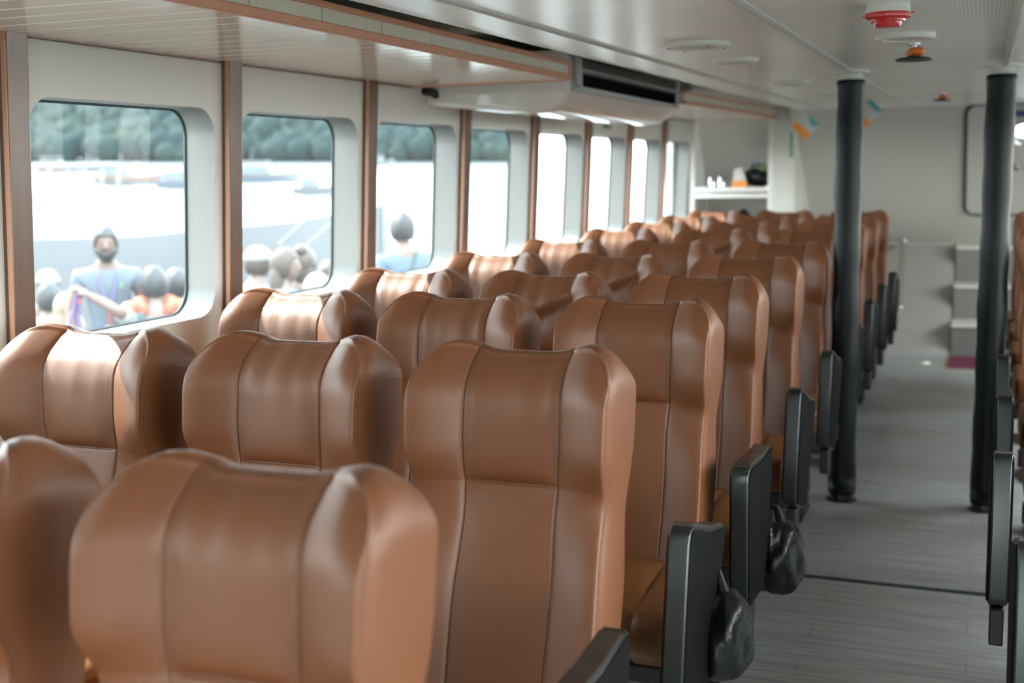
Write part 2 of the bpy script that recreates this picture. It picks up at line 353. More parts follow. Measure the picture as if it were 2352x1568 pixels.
# ------------------------------------------------------------------ fixtures
# overhead racks: glossy slatted underside, cream fascia between two orange rails
def rack(y0, y1, label, zf):
    e = empty('overhead_rack', (-1.78, (y0 + y1) / 2, 1.745)); o = Vector(e.location)
    tag(e, label, 'overhead rack', 'overhead racks above the windows')
    L = y1 - y0; h = L / 2; xi, xo = 0.33, -0.335
    mb = MB(); n = int(L / 0.10)
    for k in range(n):
        a = -h + L * k / n; b = a + L / n
        mb.add([(x, y, z + zf(o.y + y)) for x in (xo, xi - 0.012) for y, z in ((a, 0.006), (a + 0.004, 0.0), (b - 0.004, 0.0), (b, 0.006), (b, 0.014), (a, 0.014))],
               [(0, 1, 7, 6), (1, 2, 8, 7), (2, 3, 9, 8), (4, 5, 11, 10)])
    mb.build('slatted_panel', M['slats'], e, smooth=False)
    def bar(name, x0, x1, z0, z1, m, **k):
        mb = MB(); mb.add([(x, y, z + zf(o.y + y)) for x in (x0, x1) for y in (-h, h) for z in (z0, z1)],
                          [(0, 1, 3, 2), (4, 6, 7, 5), (0, 4, 5, 1), (2, 3, 7, 6), (0, 2, 6, 4), (1, 5, 7, 3)])
        return mb.build(name, m, e, **k)
    fa = MB(); m_ = max(1, int(L / 0.30))
    for k in range(m_):
        a = -h + L * k / m_ + 0.002; b = -h + L * (k + 1) / m_ - 0.002
        fa.add([(x, y, z + zf(o.y + y)) for x in (xi - 0.03, xi - 0.006) for y in (a, b) for z in (0.012, 0.062)],
               [(0, 1, 3, 2), (4, 6, 7, 5), (0, 4, 5, 1), (2, 3, 7, 6), (0, 2, 6, 4), (1, 5, 7, 3)])
    fa.build('fascia', M['cream'], e, smooth=False)
    bar('lower_rail', xi - 0.016, xi, -0.003, 0.020, M['trim_orange'], bevel=0.003)
    bar('upper_rail', xi - 0.016, xi, 0.052, 0.068, M['trim_orange'], bevel=0.003)
    bar('wall_rail', xo, xo + 0.012, -0.006, 0.004, M['wood'], bevel=0.002)
    for s, nm in ((1, 'end_rail'),):
        MB().box(xi - 0.016, xi, h - 0.010, h + 0.004, 0.0 + zf(o.y + h), 0.066 + zf(o.y + h)).build(nm, M['trim_orange'], e, bevel=0.003)
        MB().box(xo, xi - 0.014, h - 0.004, h + 0.006, -0.004 + zf(o.y + h), 0.06 + zf(o.y + h)).build('end_panel', M['trim_orange'], e)
rack(-2.9, 4.36, 'near overhead rack with orange rails and glossy cream slats above the near windows', lambda y: 0.0)
rack(6.22, 9.18, 'far overhead rack with orange rails, beyond the air conditioner', lambda y: -0.006 + 0.010 * (y - 6.2))

def ac():
    e = empty('air_conditioner', (-1.8, 5.37, 1.68)); tag(e, 'long white air conditioner with dark front grille hanging between the two overhead racks', 'air conditioner')
    y0, y1 = -0.865, 0.865
    p = [(-0.335, 0.02), (-0.33, 0.000), (-0.30, -0.006), (-0.20, -0.014), (-0.08, -0.030), (0.06, -0.044), (0.16, -0.046), (0.22, -0.036), (0.262, -0.012), (0.285, 0.022), (0.294, 0.034),
         (0.300, 0.050), (0.302, 0.155), (0.29, 0.172), (0.2, 0.19), (-0.335, 0.19)]
    # shell with softly closed ends
    mb = MB(); n = len(p); secs = [(y0, 0.84), (y0 + 0.008, 0.93), (y0 + 0.03, 0.985), (y0 + 0.08, 1.0), (0, 1.0), (y1 - 0.08, 1.0), (y1 - 0.03, 0.985), (y1 - 0.008, 0.93), (y1, 0.84)]
    vs = []
    for i, (y, k) in enumerate(secs):
        for u, v in p: vs.append((u, y, 0.10 + (v - 0.10) * (k if v < 0.10 else 1)))
    fs = [(i * n + a, i * n + (a + 1) % n, (i + 1) * n + (a + 1) % n, (i + 1) * n + a) for i in range(len(secs) - 1) for a in range(n)]
    fs += [tuple(range(n)), tuple(range((len(secs) - 1) * n, len(secs) * n))]
    mb.add(vs, fs); mb.build('body', M['white_gloss'], e, sharp=35)
    MB().box(-0.325, 0.292, y0 - 0.004, y0 + 0.01, 0.030, 0.19).build('end_cover', M['white'], e, bevel=0.004)
    MB().tube([(-0.27 + 0.017 * math.cos(a * PI / 12), y0 - 0.006, 0.0 + 0.045 + 0.017 * math.sin(a * PI / 12)) for a in range(24)], 0.0012, 6, closed=True).build('screw_cover', M['white'], e)
    # outlet: frame, dark recess, louvre
    def fr(y, z, d): return (0.302 + d - 0.0 * z, y, z)
    f = MB(); yo0, yo1, z0, z1 = y0 + 0.012, y1 - 0.01, 0.034, 0.185
    yi0, yi1, zi0, zi1 = y0 + 0.10, y1 - 0.07, 0.052, 0.168
    for a, b, c, d in ((yo0, yo1, z0, zi0), (yo0, yo1, zi1, z1), (yo0, yi0, zi0, zi1), (yi1, yo1, zi0, zi1)):
        f.box(0.288, 0.318, a, b, c, d)
    f.build('outlet_frame', M['ac_grey'], e, bevel=0.004)
    MB().box(0.292, 0.305, yi0, yi1, zi0, zi1).build('outlet_recess', M['black'], e, smooth=False)
    MB().prism([(0.312, 0.112), (0.322, 0.117), (0.318, 0.125), (0.308, 0.120)], yi0, yi1, lambda u, v, t: (u, t, v)).build('louvre', M['ac_grey'], e, smooth=False)
    g = MB(); vs = []
    for k in range(46):
        y = yi0 + (yi1 - yi0) * (k + 0.5) / 46; vs += [(x, y + q, z) for x, q in ((0.3055, -.0022), (0.313, -.002), (0.313, .002), (0.3055, .0022)) for z in (zi0, 0.105)]
    g.add(vs, [(2 * i, 2 * i + 2, 2 * i + 3, 2 * i + 1) for i in range(len(vs) // 2 - 1)]); g.build('outlet_fins', M['dark_plastic'], e, smooth=False)
    MB().tube([(-0.33, y0 - 0.03, 0.055), (-0.28, y0 - 0.032, 0.05), (-0.268, y0 + 0.0, 0.04), (-0.268, y0 + 0.05, 0.04)], [0.012, 0.016, 0.018, 0.016], 12).build('hose', M['black'], e)
ac()

# black columns
def column(px, py, label):
    b = on_z(px, py, 0); e = empty('support_column', (b.x, b.y, 0)); tag(e, label, 'column', 'black padded columns', 'thing')
    H = ceil_z(b.y); pr = [(0.056, 0.03), (0.058, 0.06)] + [(0.0555 + 0.0022 * math.sin(k * 1.7) + 0.0015 * math.sin(k * 0.61 + b.x * 9), 0.06 + (H - 0.12) * k / 26) for k in range(27)] + [(0.058, H - 0.045), (0.054, H - 0.035)]
    MB().lathe(pr, n=40).build('padding', M['column'], e, sharp=0)
    MB().lathe([(0.045, H - 0.036), (0.045, H - 0.012), (0.075, H - 0.008), (0.075, H + 0.001)]).build('top_collar', M['white'], e)
    MB().lathe([(0.064, 0.0), (0.064, 0.006), (0.05, 0.01), (0.05, 0.035)]).build('base_plate', M['gunmetal'], e)
column(1932, 1146, 'black padded column on the seat side of the aisle, in front of the rear seats')
column(2260, 1170, 'black padded column at the right of the aisle, before the steps')

# ceiling fittings
def on_c(px, py):
    z = 1.79
    for _ in range(6): p = on_z(px, py, z); z = ceil_z(p.y)
    return p
def alarm():
    p = on_c(2040, 12); e = empty('smoke_detector', p); e.scale = (.9, .9, .82); tag(e, 'white smoke detector under a red dust cap on the ceiling', 'smoke detector')
    MB().lathe([(0.054, 0.0), (0.056, -0.022), (0.056, -0.026)]).build('base', M['white'], e)
    MB().lathe([(0.0565, -0.022), (0.058, -0.026), (0.057, -0.034), (0.052, -0.038), (0.045, -0.040), (0.043, -0.046), (0.036, -0.047), (0.033, -0.058), (0.030, -0.061), (0.020, -0.0615)]).build('dust_cap', M['red'], e)
    for a, zz in ((0.35, -0.022), (0.35 + PI, -0.030)):
        c, s = math.cos(a), math.sin(a)
        MB().add([(c * r - s * q, s * r + c * q, zz + dz + (r - .05) * .25 * (1 if a < 2 else -.1)) for dz in (0, -0.004) for r, q in ((0.05, -0.012), (0.068, -0.006), (0.068, 0.006), (0.05, 0.012))],
              [(0, 1, 2, 3), (7, 6, 5, 4), (0, 4, 5, 1), (1, 5, 6, 2), (2, 6, 7, 3), (3, 7, 4, 0)]).build('pull_tab', M['red'], e, bevel=0.001)
alarm()
def disc(px, py, r, label):
    p = on_c(px, py); e = empty('ceiling_disc', p); tag(e, label, 'ceiling light', 'round white ceiling lights')
    MB().lathe([(r, 0.002), (r, -0.008), (r * 0.95, -0.014), (r * 0.8, -0.014), (r * 0.77, -0.011)], n=48).build('rim', M['white'], e, sharp=30)
    MB().lathe([(r * 0.78, 0.0), (r * 0.78, -0.010), (r * 0.4, -0.012)], n=48).build('cover', M['card'], e, sharp=30)
    if 'screws' in label:
        for a in (0.6, 2.2, 3.7, 5.3): MB().lathe([(0.004, -0.013), (0.004, -0.0155), (0.002, -0.016)], (r * 0.88 * math.cos(a), r * 0.88 * math.sin(a), 0), 10).build('screw', M['black'], e)
disc(2080, 80, 0.083, 'round white ceiling light just behind the red-capped detector')
disc(1600, 100, 0.100, 'large round white ceiling light with dark screws, nearest the air conditioner')
disc(1690, 136, 0.080, 'round white ceiling light behind the large screwed one')
disc(1815, 188, 0.090, 'round white ceiling light left of the near black column')
disc(1905, 218, 0.085, 'farthest round white ceiling light, by the top of the column')
def sprinkler(px, py, k, label):
    p = on_c(px, py); e = empty('sprinkler', p); tag(e, label, 'sprinkler', 'orange ceiling sprinklers')
    MB().lathe([(0.020 * k, 0.0), (0.020 * k, -0.004), (0.010 * k, -0.006), (0.010 * k, -0.014)], n=20).build('stem', M['alu'], e)
    MB().ell((0.006, 0, -0.026 * k), (0.028 * k, 0.024 * k, 0.016 * k)).ell((-0.008 * k, 0, -0.034 * k), (0.016 * k, 0.016 * k, 0.012 * k)).build('knob', M['orange'], e, sharp=0)
    MB().lathe([(0.010 * k, -0.040 * k), (0.050 * k, -0.046 * k), (0.060 * k, -0.052 * k), (0.058 * k, -0.055 * k), (0.02 * k, -0.052 * k)], n=28).build('deflector', M['gasket'], e)
sprinkler(2100, 100, 0.95, 'orange sprinkler with black dish on the ceiling behind the round light')
sprinkler(2164, 212, 0.85, 'small distant orange sprinkler on the ceiling near the bulkhead')

# hanging square cards
def hang(px, py, y, half, flip, label):
    c = on_y(px, py, y); e = empty('hanging_card', c); tag(e, label, 'hanging card', 'cards hanging from the ceiling')
    e.rotation_euler = (0, 0, 0.15)
    q = half
    MB().prism([(0, q), (q, 0), (0, -q), (-q, 0)], -0.002, 0.002, lambda u, v, t: (u, t, v)).build('card', M['card'], e, smooth=False)
    def band(name, m, a, b, c0, d): MB().prism([a, b, c0, d], -0.0035, 0.0035, lambda u, v, t: (u * q, t, v * q)).build(name, m, e, smooth=False)
    band('orange_band', M['orange_soft'], (-1, 0), (0.0, -1), (0.36, -0.64), (-0.58, 0.30))
    band('teal_patch', M['teal'], (0.1, 0.75), (0.3, 0.7), (1.0, 0.0), (0.45, -0.1)) if not flip else band('teal_patch', M['teal'], (0.0, 1.0), (1.0, 0.0), (0.6, 0.0), (0.0, 0.62))
    H = ceil_z(y) - c.z
    MB().tube([(0, 0, q), (0, 0, H)], 0.0012, 6).build('string', M['card'], e)
M['orange_soft'] = mat('orange_card', (0.85, 0.30, 0.05), 0.5)
hang(1850, 288, 7.6, 0.085, False, 'square card with orange edge hanging by a corner left of the column')
hang(1986, 256, 7.9, 0.110, True, 'teal and orange card hanging half behind the black column')

# escape signs
def sign(name, c, ax, label, m):
    o = MB().box(-ax[0], ax[0], -ax[1], ax[1], -ax[2], ax[2]).build(name, m, bevel=0.001); o.location = c; tag(o, label, 'sign')
    return o
pz = on_x(1395, 284, -2.11); sg = sign('escape_sign', (XL(pz.z) + 0.003, pz.y, pz.z), (0.003, 0.075, 0.028), 'green and white escape sign on the window wall above the windows', M['green_sign'])
MB().prism([(-0.5, -0.3), (0.1, -0.3), (0.1, -0.6), (0.5, 0), (0.1, 0.6), (0.1, 0.3), (-0.5, 0.3)], 0.003, 0.0045, lambda u, v, t: (t, u * 0.07 + 0.02, v * 0.03)).build('arrow', M['white'], sg, smooth=False)
ps = on_x(1818, 332, -1.325); sign('green_sign', ps, (0.004, 0.05, 0.09), 'narrow green sign on the end panel of the white locker', M['green_sign'])
pb = on_b(2344, 256); o = sign('blue_sign', BP(pb.x + 0.06, pb.z, 0.02), (0.10, 0.006, 0.028), 'small dark blue sign above the porthole of the front door', M['blue_sign']); o.rotation_euler = (math.atan2(BY1 - BY0, BZ0 - BZ1), 0, 0)
# clothes hook by the port hole
pk = on_b(2337, 380); o = MB().lathe([(0.02, 0), (0.02, 0.01), (0.012, 0.03), (0.02, 0.04), (0.004, 0.045)], n=16).build('door_knob', M['chrome']); o.location = BP(pk.x, pk.z, 0.012); o.rotation_euler = (PI / 2 + 0.3, 0, 0); o.parent = D.objects['door_1']; o.matrix_parent_inverse = Matrix.Translation(-Vector(D.objects['door_1'].location))

# white locker at the far left
def locker():
    e = empty('storage_shelf', (-1.78, 9.3, 0)); tag(e, 'white open storage shelf at the far end of the window wall', 'shelf')
    x0, x1 = -0.345, 0.30
    zt = 1.80
    for n_, a, b in (('upright', x0, x0 + 0.04), ('upright', x1 - 0.045, x1)): MB().box(a, b, -0.05, 0.0, 0, zt).build(n_, M['white'], e, bevel=0.006)
    MB().box(x0 + 0.04, x1 - 0.045, -0.05, 0.45, 1.225, 1.262).build('shelf_board', M['white'], e, bevel=0.006)
    MB().box(x0 + 0.04, x1 - 0.045, -0.05, 0.0, 1.180, 1.214).build('lower_rail', M['white'], e, bevel=0.006)
    MB().box(x0 + 0.04, x1 - 0.045, 0.42, 0.45, 0, 1.225).build('back_panel', M['bulkhead'], e)
    for a, b in ((x0, x0 + .02), (x1 - .02, x1)): MB().box(a, b, 0.0, 0.45, 0, 1.225).build('side_panel', M['bulkhead'], e)
    MB().box(x0 + .02, x1 - .02, 0.0, 0.42, 0.60, 0.62).build('lower_shelf', M['bulkhead'], e)
    MB().add([(x0, 0.0, 2.0), (x1, 0.0, 2.0), (x1, 0.62, 1.24), (x0, 0.62, 1.24), (x0, 0.05, 2.0), (x1, 0.05, 2.0), (x1, 0.66, 1.24), (x0, 0.66, 1.24)],
             [(0, 1, 2, 3), (4, 7, 6, 5), (0, 4, 5, 1), (1, 5, 6, 2), (2, 6, 7, 3), (3, 7, 4, 0)]).build('sloping_back', M['white'], e, smooth=False)
    MB().box(x1, x1 + 0.15, -0.05, 0.0, 0, 1.86).build('end_post', M['wall'], e, bevel=0.01)
    MB().box(x1 + 0.10, x1 + 0.15, 0.0, 1.0, 0, 1.86).build('end_panel', M['wall'], e)
    return e
locker()
def cup(px, label):
    p = on_y(px, 428, 9.38); e = empty('steel_cup', (p.x, 9.38, 1.262)); tag(e, label, 'cup', 'cups on the white shelf')
    MB().lathe([(0.026, 0), (0.033, 0.006), (0.036, 0.075), (0.034, 0.078), (0.031, 0.07), (0.028, 0.01)], n=24).build('bowl', M['chrome'], e)
    MB().tube([(0.034, 0, 0.06), (0.055, 0, 0.058), (0.058, 0, 0.03), (0.036, 0, 0.018)], 0.004, 8).build('handle', M['chrome'], e)
cup(1634, 'small pale cup on the white shelf, nearer the windows'); cup(1657, 'small pale cup on the white shelf, beside the upright packet')
p = on_y(1700, 425, 9.36); o = MB().add([(-0.06, -0.03, 0), (0.06, -0.03, 0), (0.06, 0.03, 0), (-0.06, 0.03, 0), (-0.045, -0.008, 0.14), (0.02, -0.008, 0.15), (0.02, 0.008, 0.15), (-0.045, 0.008, 0.14)],
      [(3, 2, 1, 0), (0, 1, 5, 4), (1, 2, 6, 5), (2, 3, 7, 6), (3, 0, 4, 7), (4, 5, 6, 7)]).build('snack_packet', M['card'], bevel=0.006); o.location = (p.x, 9.36, 1.262); tag(o, 'white and orange packet standing on the white shelf', 'packet')
MB().box(-0.055, 0.058, -0.034, -0.022, 0.0, 0.045).build('orange_band', M['orange_soft'], o, bevel=0.003)
p = on_y(1752, 415, 9.48); o = MB().ell((0, 0, 0.075), (0.14, 0.09, 0.078)).build('black_bag', M['bag'], sharp=0); o.location = (p.x - 0.015, 9.48, 1.262); tag(o, 'black bag lying on the right of the white shelf', 'bag')
MB().tube([(-0.08, 0, 0.13), (-0.06, -0.01, 0.17), (-0.01, -0.01, 0.17), (0.0, 0, 0.14)], 0.008, 8).build('strap', M['black'], o)
p = on_y(1762, 402, 9.42); o = MB().ell((0, 0, 0), (0.075, 0.035, 0.03)).build('green_pouch', M['olive'], sharp=0); o.location = (p.x, 9.42, 1.405); tag(o, 'pale green pouch on top of the black bag on the shelf', 'pouch')
p = on_y(1705, 485, 9.5); o = MB().ell((0, 0, 0), (0.13, 0.12, 0.13)).build('luggage_bag', M['black'], sharp=0); o.location = (p.x, 9.55, 0.13); tag(o, 'dark rounded bag in the lower opening of the white shelf', 'bag')
o.location.z = 0.0
o.data.transform(Matrix.Scale(4.2, 4, (0, 0, 1))); o.data.transform(Matrix.Translation((0, 0, 0.546)))

# steps and ramp at the end of the aisle
def steps():
    e = empty('boarding_steps', (0.35, 9.45, 0)); tag(e, 'grey boarding steps with pale nosings at the end of the aisle', 'steps')
    x0, x1 = -0.545, 1.15; z0 = 0
    for a, b, h in ((0.0, 0.38, 0.240), (0.36, 0.75, 0.498), (0.73, 1.045, 0.770)):
        s = MB().box(x0, x1, a, 1.045, z0, h - 0.022).build('riser', M['step'], e); z0 = h
        MB().box(x0 - 0.004, x1, a - 0.015, b if h < .7 else 1.045, h - 0.022, h).build('tread', M['step_edge'], s, bevel=0.004)
steps()
def ramp():
    e = empty('loading_ramp', (-0.56, 9.42, 0)); tag(e, 'sloping grey ramp beside the boarding steps', 'ramp')
    MB().prism([(0, 0.0), (1.07, 0.0), (1.07, 0.765), (0.95, 0.765)], -0.70, 0.355, lambda u, v, t: (t, u, v)).build('deck', M['ramp'], e, smooth=False)
M['ramp'] = mat('ramp_vinyl', (0.36, 0.355, 0.33), 0.5, noise=((2, 30, 2), 0.6, (0.31, 0.305, 0.285)))
ramp()
def rail():
    a = on_z(2066, 716, 0.0); a = on_y(2064, 714, 9.62) + Vector((0, -.06, .0)); b = on_y(2074, 560, 10.32) + Vector((0, -.06, 0))
    e = empty('handrail', a); tag(e, 'chrome handrail lying up the side of the ramp', 'handrail'); d = b - a
    MB().tube([(0, -0.03, 0.035), d + Vector((0, 0, 0.035))], 0.021, 14).build('tube', M['chrome'], e)
    for q in (Vector((0, 0, 0)), d): MB().tube([q + Vector((0, 0, -0.03)), q + Vector((0, 0, 0.035))], 0.02, 12).ell(q + Vector((0, 0, 0.03)), (0.045, 0.035, 0.03)).build('bracket', M['alu'], e)
rail()
a = on_z(2175, 846, 0); b = on_z(2183, 819, 0)
def doormat():
    e = empty('doormat', (a.x + 0.28, (a.y + 9.44) / 2, 0)); tag(e, 'maroon doormat on the floor before the boarding steps', 'mat')
    w_, h_ = 0.28, (9.44 - a.y) / 2
    MB().box(-w_, w_, -h_ + 0.01, h_, 0, 0.008).build('pile', M['mat_red'], e, bevel=0.003)
    MB().prism([(-w_ - .012, -h_ - .006), (w_ + .012, -h_ - .006), (w_ + .012, -h_ + .008), (-w_ + .004, -h_ + .008), (-w_ + .004, h_), (-w_ - .012, h_)], 0, 0.006, lambda u, v, t: (u, v, t)).build('border', M['mat_edge'], e, smooth=False)
doormat()
p = on_z(2053, 871, 0); o = MB().lathe([(0.032, 0.0), (0.032, 0.003), (0.026, 0.006), (0.01, 0.0065)], n=24).build('floor_disc', M['chrome']); o.location = p; tag(o, 'small round shiny metal disc on the aisle floor', 'floor stud')  # small polished disc lying on the floor

# ------------------------------------------------------------------ seats
HW = 0.195
def backrest_mesh(seed, fold=0.0):
    R = random.Random(seed)
    half = [0, .02, .04, .058, .070, .078, .084, .087, .0915, .0942, .0958, .0974, .1, .104, .108, .115, .128, .142, .156, .170, .180, .187]
    rs = 0.005
    half += [HW - rs + rs * math.sin(PI / 2 * k / 5) for k in range(1, 6)]
    edge = {len(half) - 5 + k - 1: rs * (1 - math.cos(PI / 2 * k / 5)) for k in range(1, 6)}
    cols = [(-half[i], edge.get(i, 0)) for i in range(len(half) - 1, 0, -1)] + [(half[i], edge.get(i, 0)) for i in range(len(half))]
    zl = [.43, .46, .50, .54, .58, .62, .66, .70, .74, .77, .79, .805, .818, .827, .8325, .836, .838, .84, .842, .844, .8475, .853, .86, .872, .888, .905, .922, .94, .958]
    up = [.12, .25, .38, .52, .65, .78]
    rt = 0.016
    def ztop(x):
        a = abs(x) / HW; z = 1.073 + 0.025 * sm(.26, .84, a)
        if a > .60: z -= 0.078 * (1 - math.sqrt(max(0, 1 - ((a - .60) / .40) ** 2)))
        return z
    P1, P2, P3 = R.random() * 6, R.random() * 6, R.random() * 6
    RR_ = 0.104
    def roll(z, x): zt = 1.073 + 0.025 * sm(.26, .84, abs(x) / HW) - 0.022 * sm(.75, 1.0, abs(x) / HW); h = min(.098, max(0, z - (zt - .098))); return RR_ - math.sqrt(RR_ ** 2 - h * h)
    def yc(z): return 0.11 * (z - .84) if z > .84 else 0.33 * (z - .84) + 0.10 * max(0, .62 - z) ** 2
    def front(x, z):
        ax = abs(x); s = ax / HW
        wf = 0.056 * sm(.795, .91, z) * (1 - 0.25 * sm(1.0, 1.1, z)) + 0.034 * (1 - sm(.66, .83, z)) + 0.008
        wt = max(0.0, (ax - .088) / (HW - .088)); y = yc(z) - wf * (0.75 * wt + 0.25 * sm(0, .8, wt))
        xs = 0.0958
        if ax < xs:
            q = 1 - (ax / xs) ** 4
            if z > .84: y -= 0.006 * q * sm(.84, .862, z)
            else: y -= 0.006 * q * (1 - ((z - .62) / .25) ** 4 if z > .5 else 0.8)
        else:
            t = (ax - xs) / (HW - xs); y -= 0.005 * (1 - (2 * t - 1) ** 4) * sm(.0, .1, t)
        y += 0.0050 * math.exp(-((ax - xs) / 0.0015) ** 2)
        if ax < xs: y += 0.0050 * math.exp(-((z - .84) / 0.0018) ** 2) * (1 - (ax / xs) ** 12)
        kw = sm(.62, 1.0, ax / xs); bc = 0.0
        if z > .84: t = min(1, (z - .84) / .235); bc = max(0, 1 - (2 * t - 1) ** 4) ** 0.7
        bw = sm(.79, .93, z) * (1 - sm(1.0, 1.09, z))
        y -= 0.017 * (bc * (1 - kw) + bw * kw) * (1 - 0.8 * sm(.45, 1.0, s))
        # soft folds below the top hem and beside the seams
        hem = sm(.86, 1.05, z)
        if ax < xs: y += (0.0018 + 0.0026 * R_amp) * hem * (math.sin(x * 120 + P1 + 8 * (z - 1)) + 0.6 * math.sin(x * 75 + P2)) * (1 - (ax / xs) ** 6)
        y += 0.0022 * math.sin(z * 24 + P2 + x * 9) * math.exp(-((ax - xs) / 0.035) ** 2) * sm(.5, .7, z)
        y += 0.0045 * math.sin(z * 34 + P3) * math.exp(-((ax - .15) / .04) ** 2) * math.exp(-((z - .80) / .06) ** 2)
        if fold: y += fold * math.exp(-(((z - .93) - 0.55 * x - 0.02) / 0.028) ** 2) * sm(-.2, 0.0, x + .1) - fold * math.exp(-(((z - .985) - 0.55 * x) / 0.03) ** 2)
        return y
    R_amp = R.random()
    def hw(z): return 1.0 - 0.055 * math.exp(-((z - .78) / .09) ** 2) - 0.03 * sm(.6, .45, z)
    F, B = [], []
    for r in range(len(zl) + len(up) + 6):
        rf, rb = [], []
        for x, e in cols:
            zt = ztop(x); ar = 0
            if r < len(zl): z = zl[r]
            elif r < len(zl) + len(up): z = .958 + (zt - rt - .958) * up[r - len(zl)] / 1.0
            else:
                k = r - len(zl) - len(up); z = zt - rt + rt * math.sin(PI / 2 * k / 5); ar = rt * (1 - math.cos(PI / 2 * k / 5))
            X = x * hw(z)
            yf = front(x, min(z, zt - 0.5 * rt)) + roll(min(z, zt - .4 * rt), x) + 0.6 * ar + e
            yb = yc(min(z, 1.0)) + 0.146 - 0.6 * ar - 1.3 * e + 0.012 * (1 - (x / HW) ** 2)
            rf.append((X, yf, z)); rb.append((X, max(yb, yf + 0.012), z - 0.030 * sm(.94, 1.085, z)))
        F.append(rf); B.append(rb)
    mb = MB(); nr, nc = len(F), len(cols)
    q = [(i * nc + j, i * nc + j + 1, (i + 1) * nc + j + 1, (i + 1) * nc + j) for i in range(nr - 1) for j in range(nc - 1)]
    mb.add([p for r in F for p in r], q); mb.add([p for r in B for p in r], [t[::-1] for t in q])
    loop = [(0, j) for j in range(nc)] + [(i, nc - 1) for i in range(1, nr)] + [(nr - 1, j) for j in range(nc - 2, -1, -1)] + [(i, 0) for i in range(nr - 2, 0, -1)]
    nl = len(loop); on_ = []
    for q_ in range(nl):
        i0, j0 = loop[q_ - 2]; i1, j1 = loop[(q_ + 2) % nl]; t_ = Vector(F[i1][j1]) - Vector(F[i0][j0]); on_.append(Vector((t_.z, 0, -t_.x)).normalized())
    rings = []
    for t in (0, .055, .11, .3, .5, .7, 1):
        ring = []
        for q_, (i, j) in enumerate(loop):
            f, b = Vector(F[i][j]), Vector(B[i][j]); p = f.lerp(b, t); p.z = f.z + (b.z - f.z) * t ** 2
            n = on_[q_]
            g = (-0.0024 if t == .055 else 0.005 * math.sin(PI * t)) if i > 0 else 0
            ring.append(tuple(p + n * g))
        rings.append(ring)
    m_ = len(loop); vs = [p for r in rings for p in r]
    mb.add(vs, [(a * m_ + k, a * m_ + (k + 1) % m_, (a + 1) * m_ + (k + 1) % m_, (a + 1) * m_ + k) for a in range(len(rings) - 1) for k in range(m_)])
    me = mb.mesh('backrest')
    # stitching just behind the front edge
    sb = MB(); line = [Vector(p) for (i, j), p in zip(loop, rings[1]) if i >= 2]
    k0 = 0; acc = 0.0
    for a, b in zip(line, line[1:]):
        d = (b - a).length
        if d < 1e-6 or d > .08: continue
        t = (0.0105 - acc) if acc > 0 else 0.0
        while t < d:
            p = a.lerp(b, t / d); dr = (b - a) / d; n = Vector((p.x, 0, 0.0)).normalized() if p.z < 1.03 else Vector((p.x, 0, .2)).normalized()
            if abs(p.x) > .60 * HW: p = p + n * 0.0004; sb.tube([p - dr * .0030, p + dr * .0030], 0.0009, 5)
            t += 0.0105
        acc = (acc + d) % 0.0105
    return me, sb.mesh('stitching')
BACKS = [backrest_mesh(s) for s in range(5)] + [backrest_mesh(9, 0.016)]
for m_, s_ in BACKS: m_.materials.append(M['leather']); s_.materials.append(M['thread'])

def cushion_part(parent):
    mb = MB(); prof = []
    y0, y1, z0, z1 = -0.50, -0.06, 0.355, 0.475
    sec = [(y1, z1 - .02)] + [(y1 - .03 - (y1 - y0 - .11) * t, z1 - 0.012 + 0.02 * math.sin(PI * (0.15 + .85 * t))) for t in (0, .15, .3, .45, .6, .75, .9, 1)]
    sec += [(y0 + .055 - .055 * math.sin(a * PI / 10), z0 + .055 + .06 * math.cos(a * PI / 10)) for a in range(1, 10)] + [(y0 + .08, z0 - .005), (y1, z0)]
    xs = [-.222, -.219, -.212, -.20, -.15, -.132, -.125, -.118, -.08, 0, .08, .118, .125, .132, .15, .20, .212, .219, .222]
    ins = [.03, .014, .005, 0, 0, 0.001, 0.008, 0.001, -.004, -.006, -.004, 0.001, 0.008, 0.001, 0, 0, .005, .014, .03]
    cy, cz = (y0 + y1) / 2, (z0 + z1) / 2; n = len(sec); vs = []
    for x, k in zip(xs, ins):
        for y, z in sec:
            v = Vector((0, y - cy, z - cz)); l = v.length; v = v * ((l - k) / l); vs.append((x, cy + v.y, cz + v.z))
    fs = [(i * n + a, i * n + (a + 1) % n, (i + 1) * n + (a + 1) % n, (i + 1) * n + a) for i in range(len(xs) - 1) for a in range(n)] + [tuple(range(n)), tuple(range((len(xs) - 1) * n, len(xs) * n))]
    mb.add(vs, fs); return mb.build('seat_cushion', M['cushion'], parent, sharp=0)
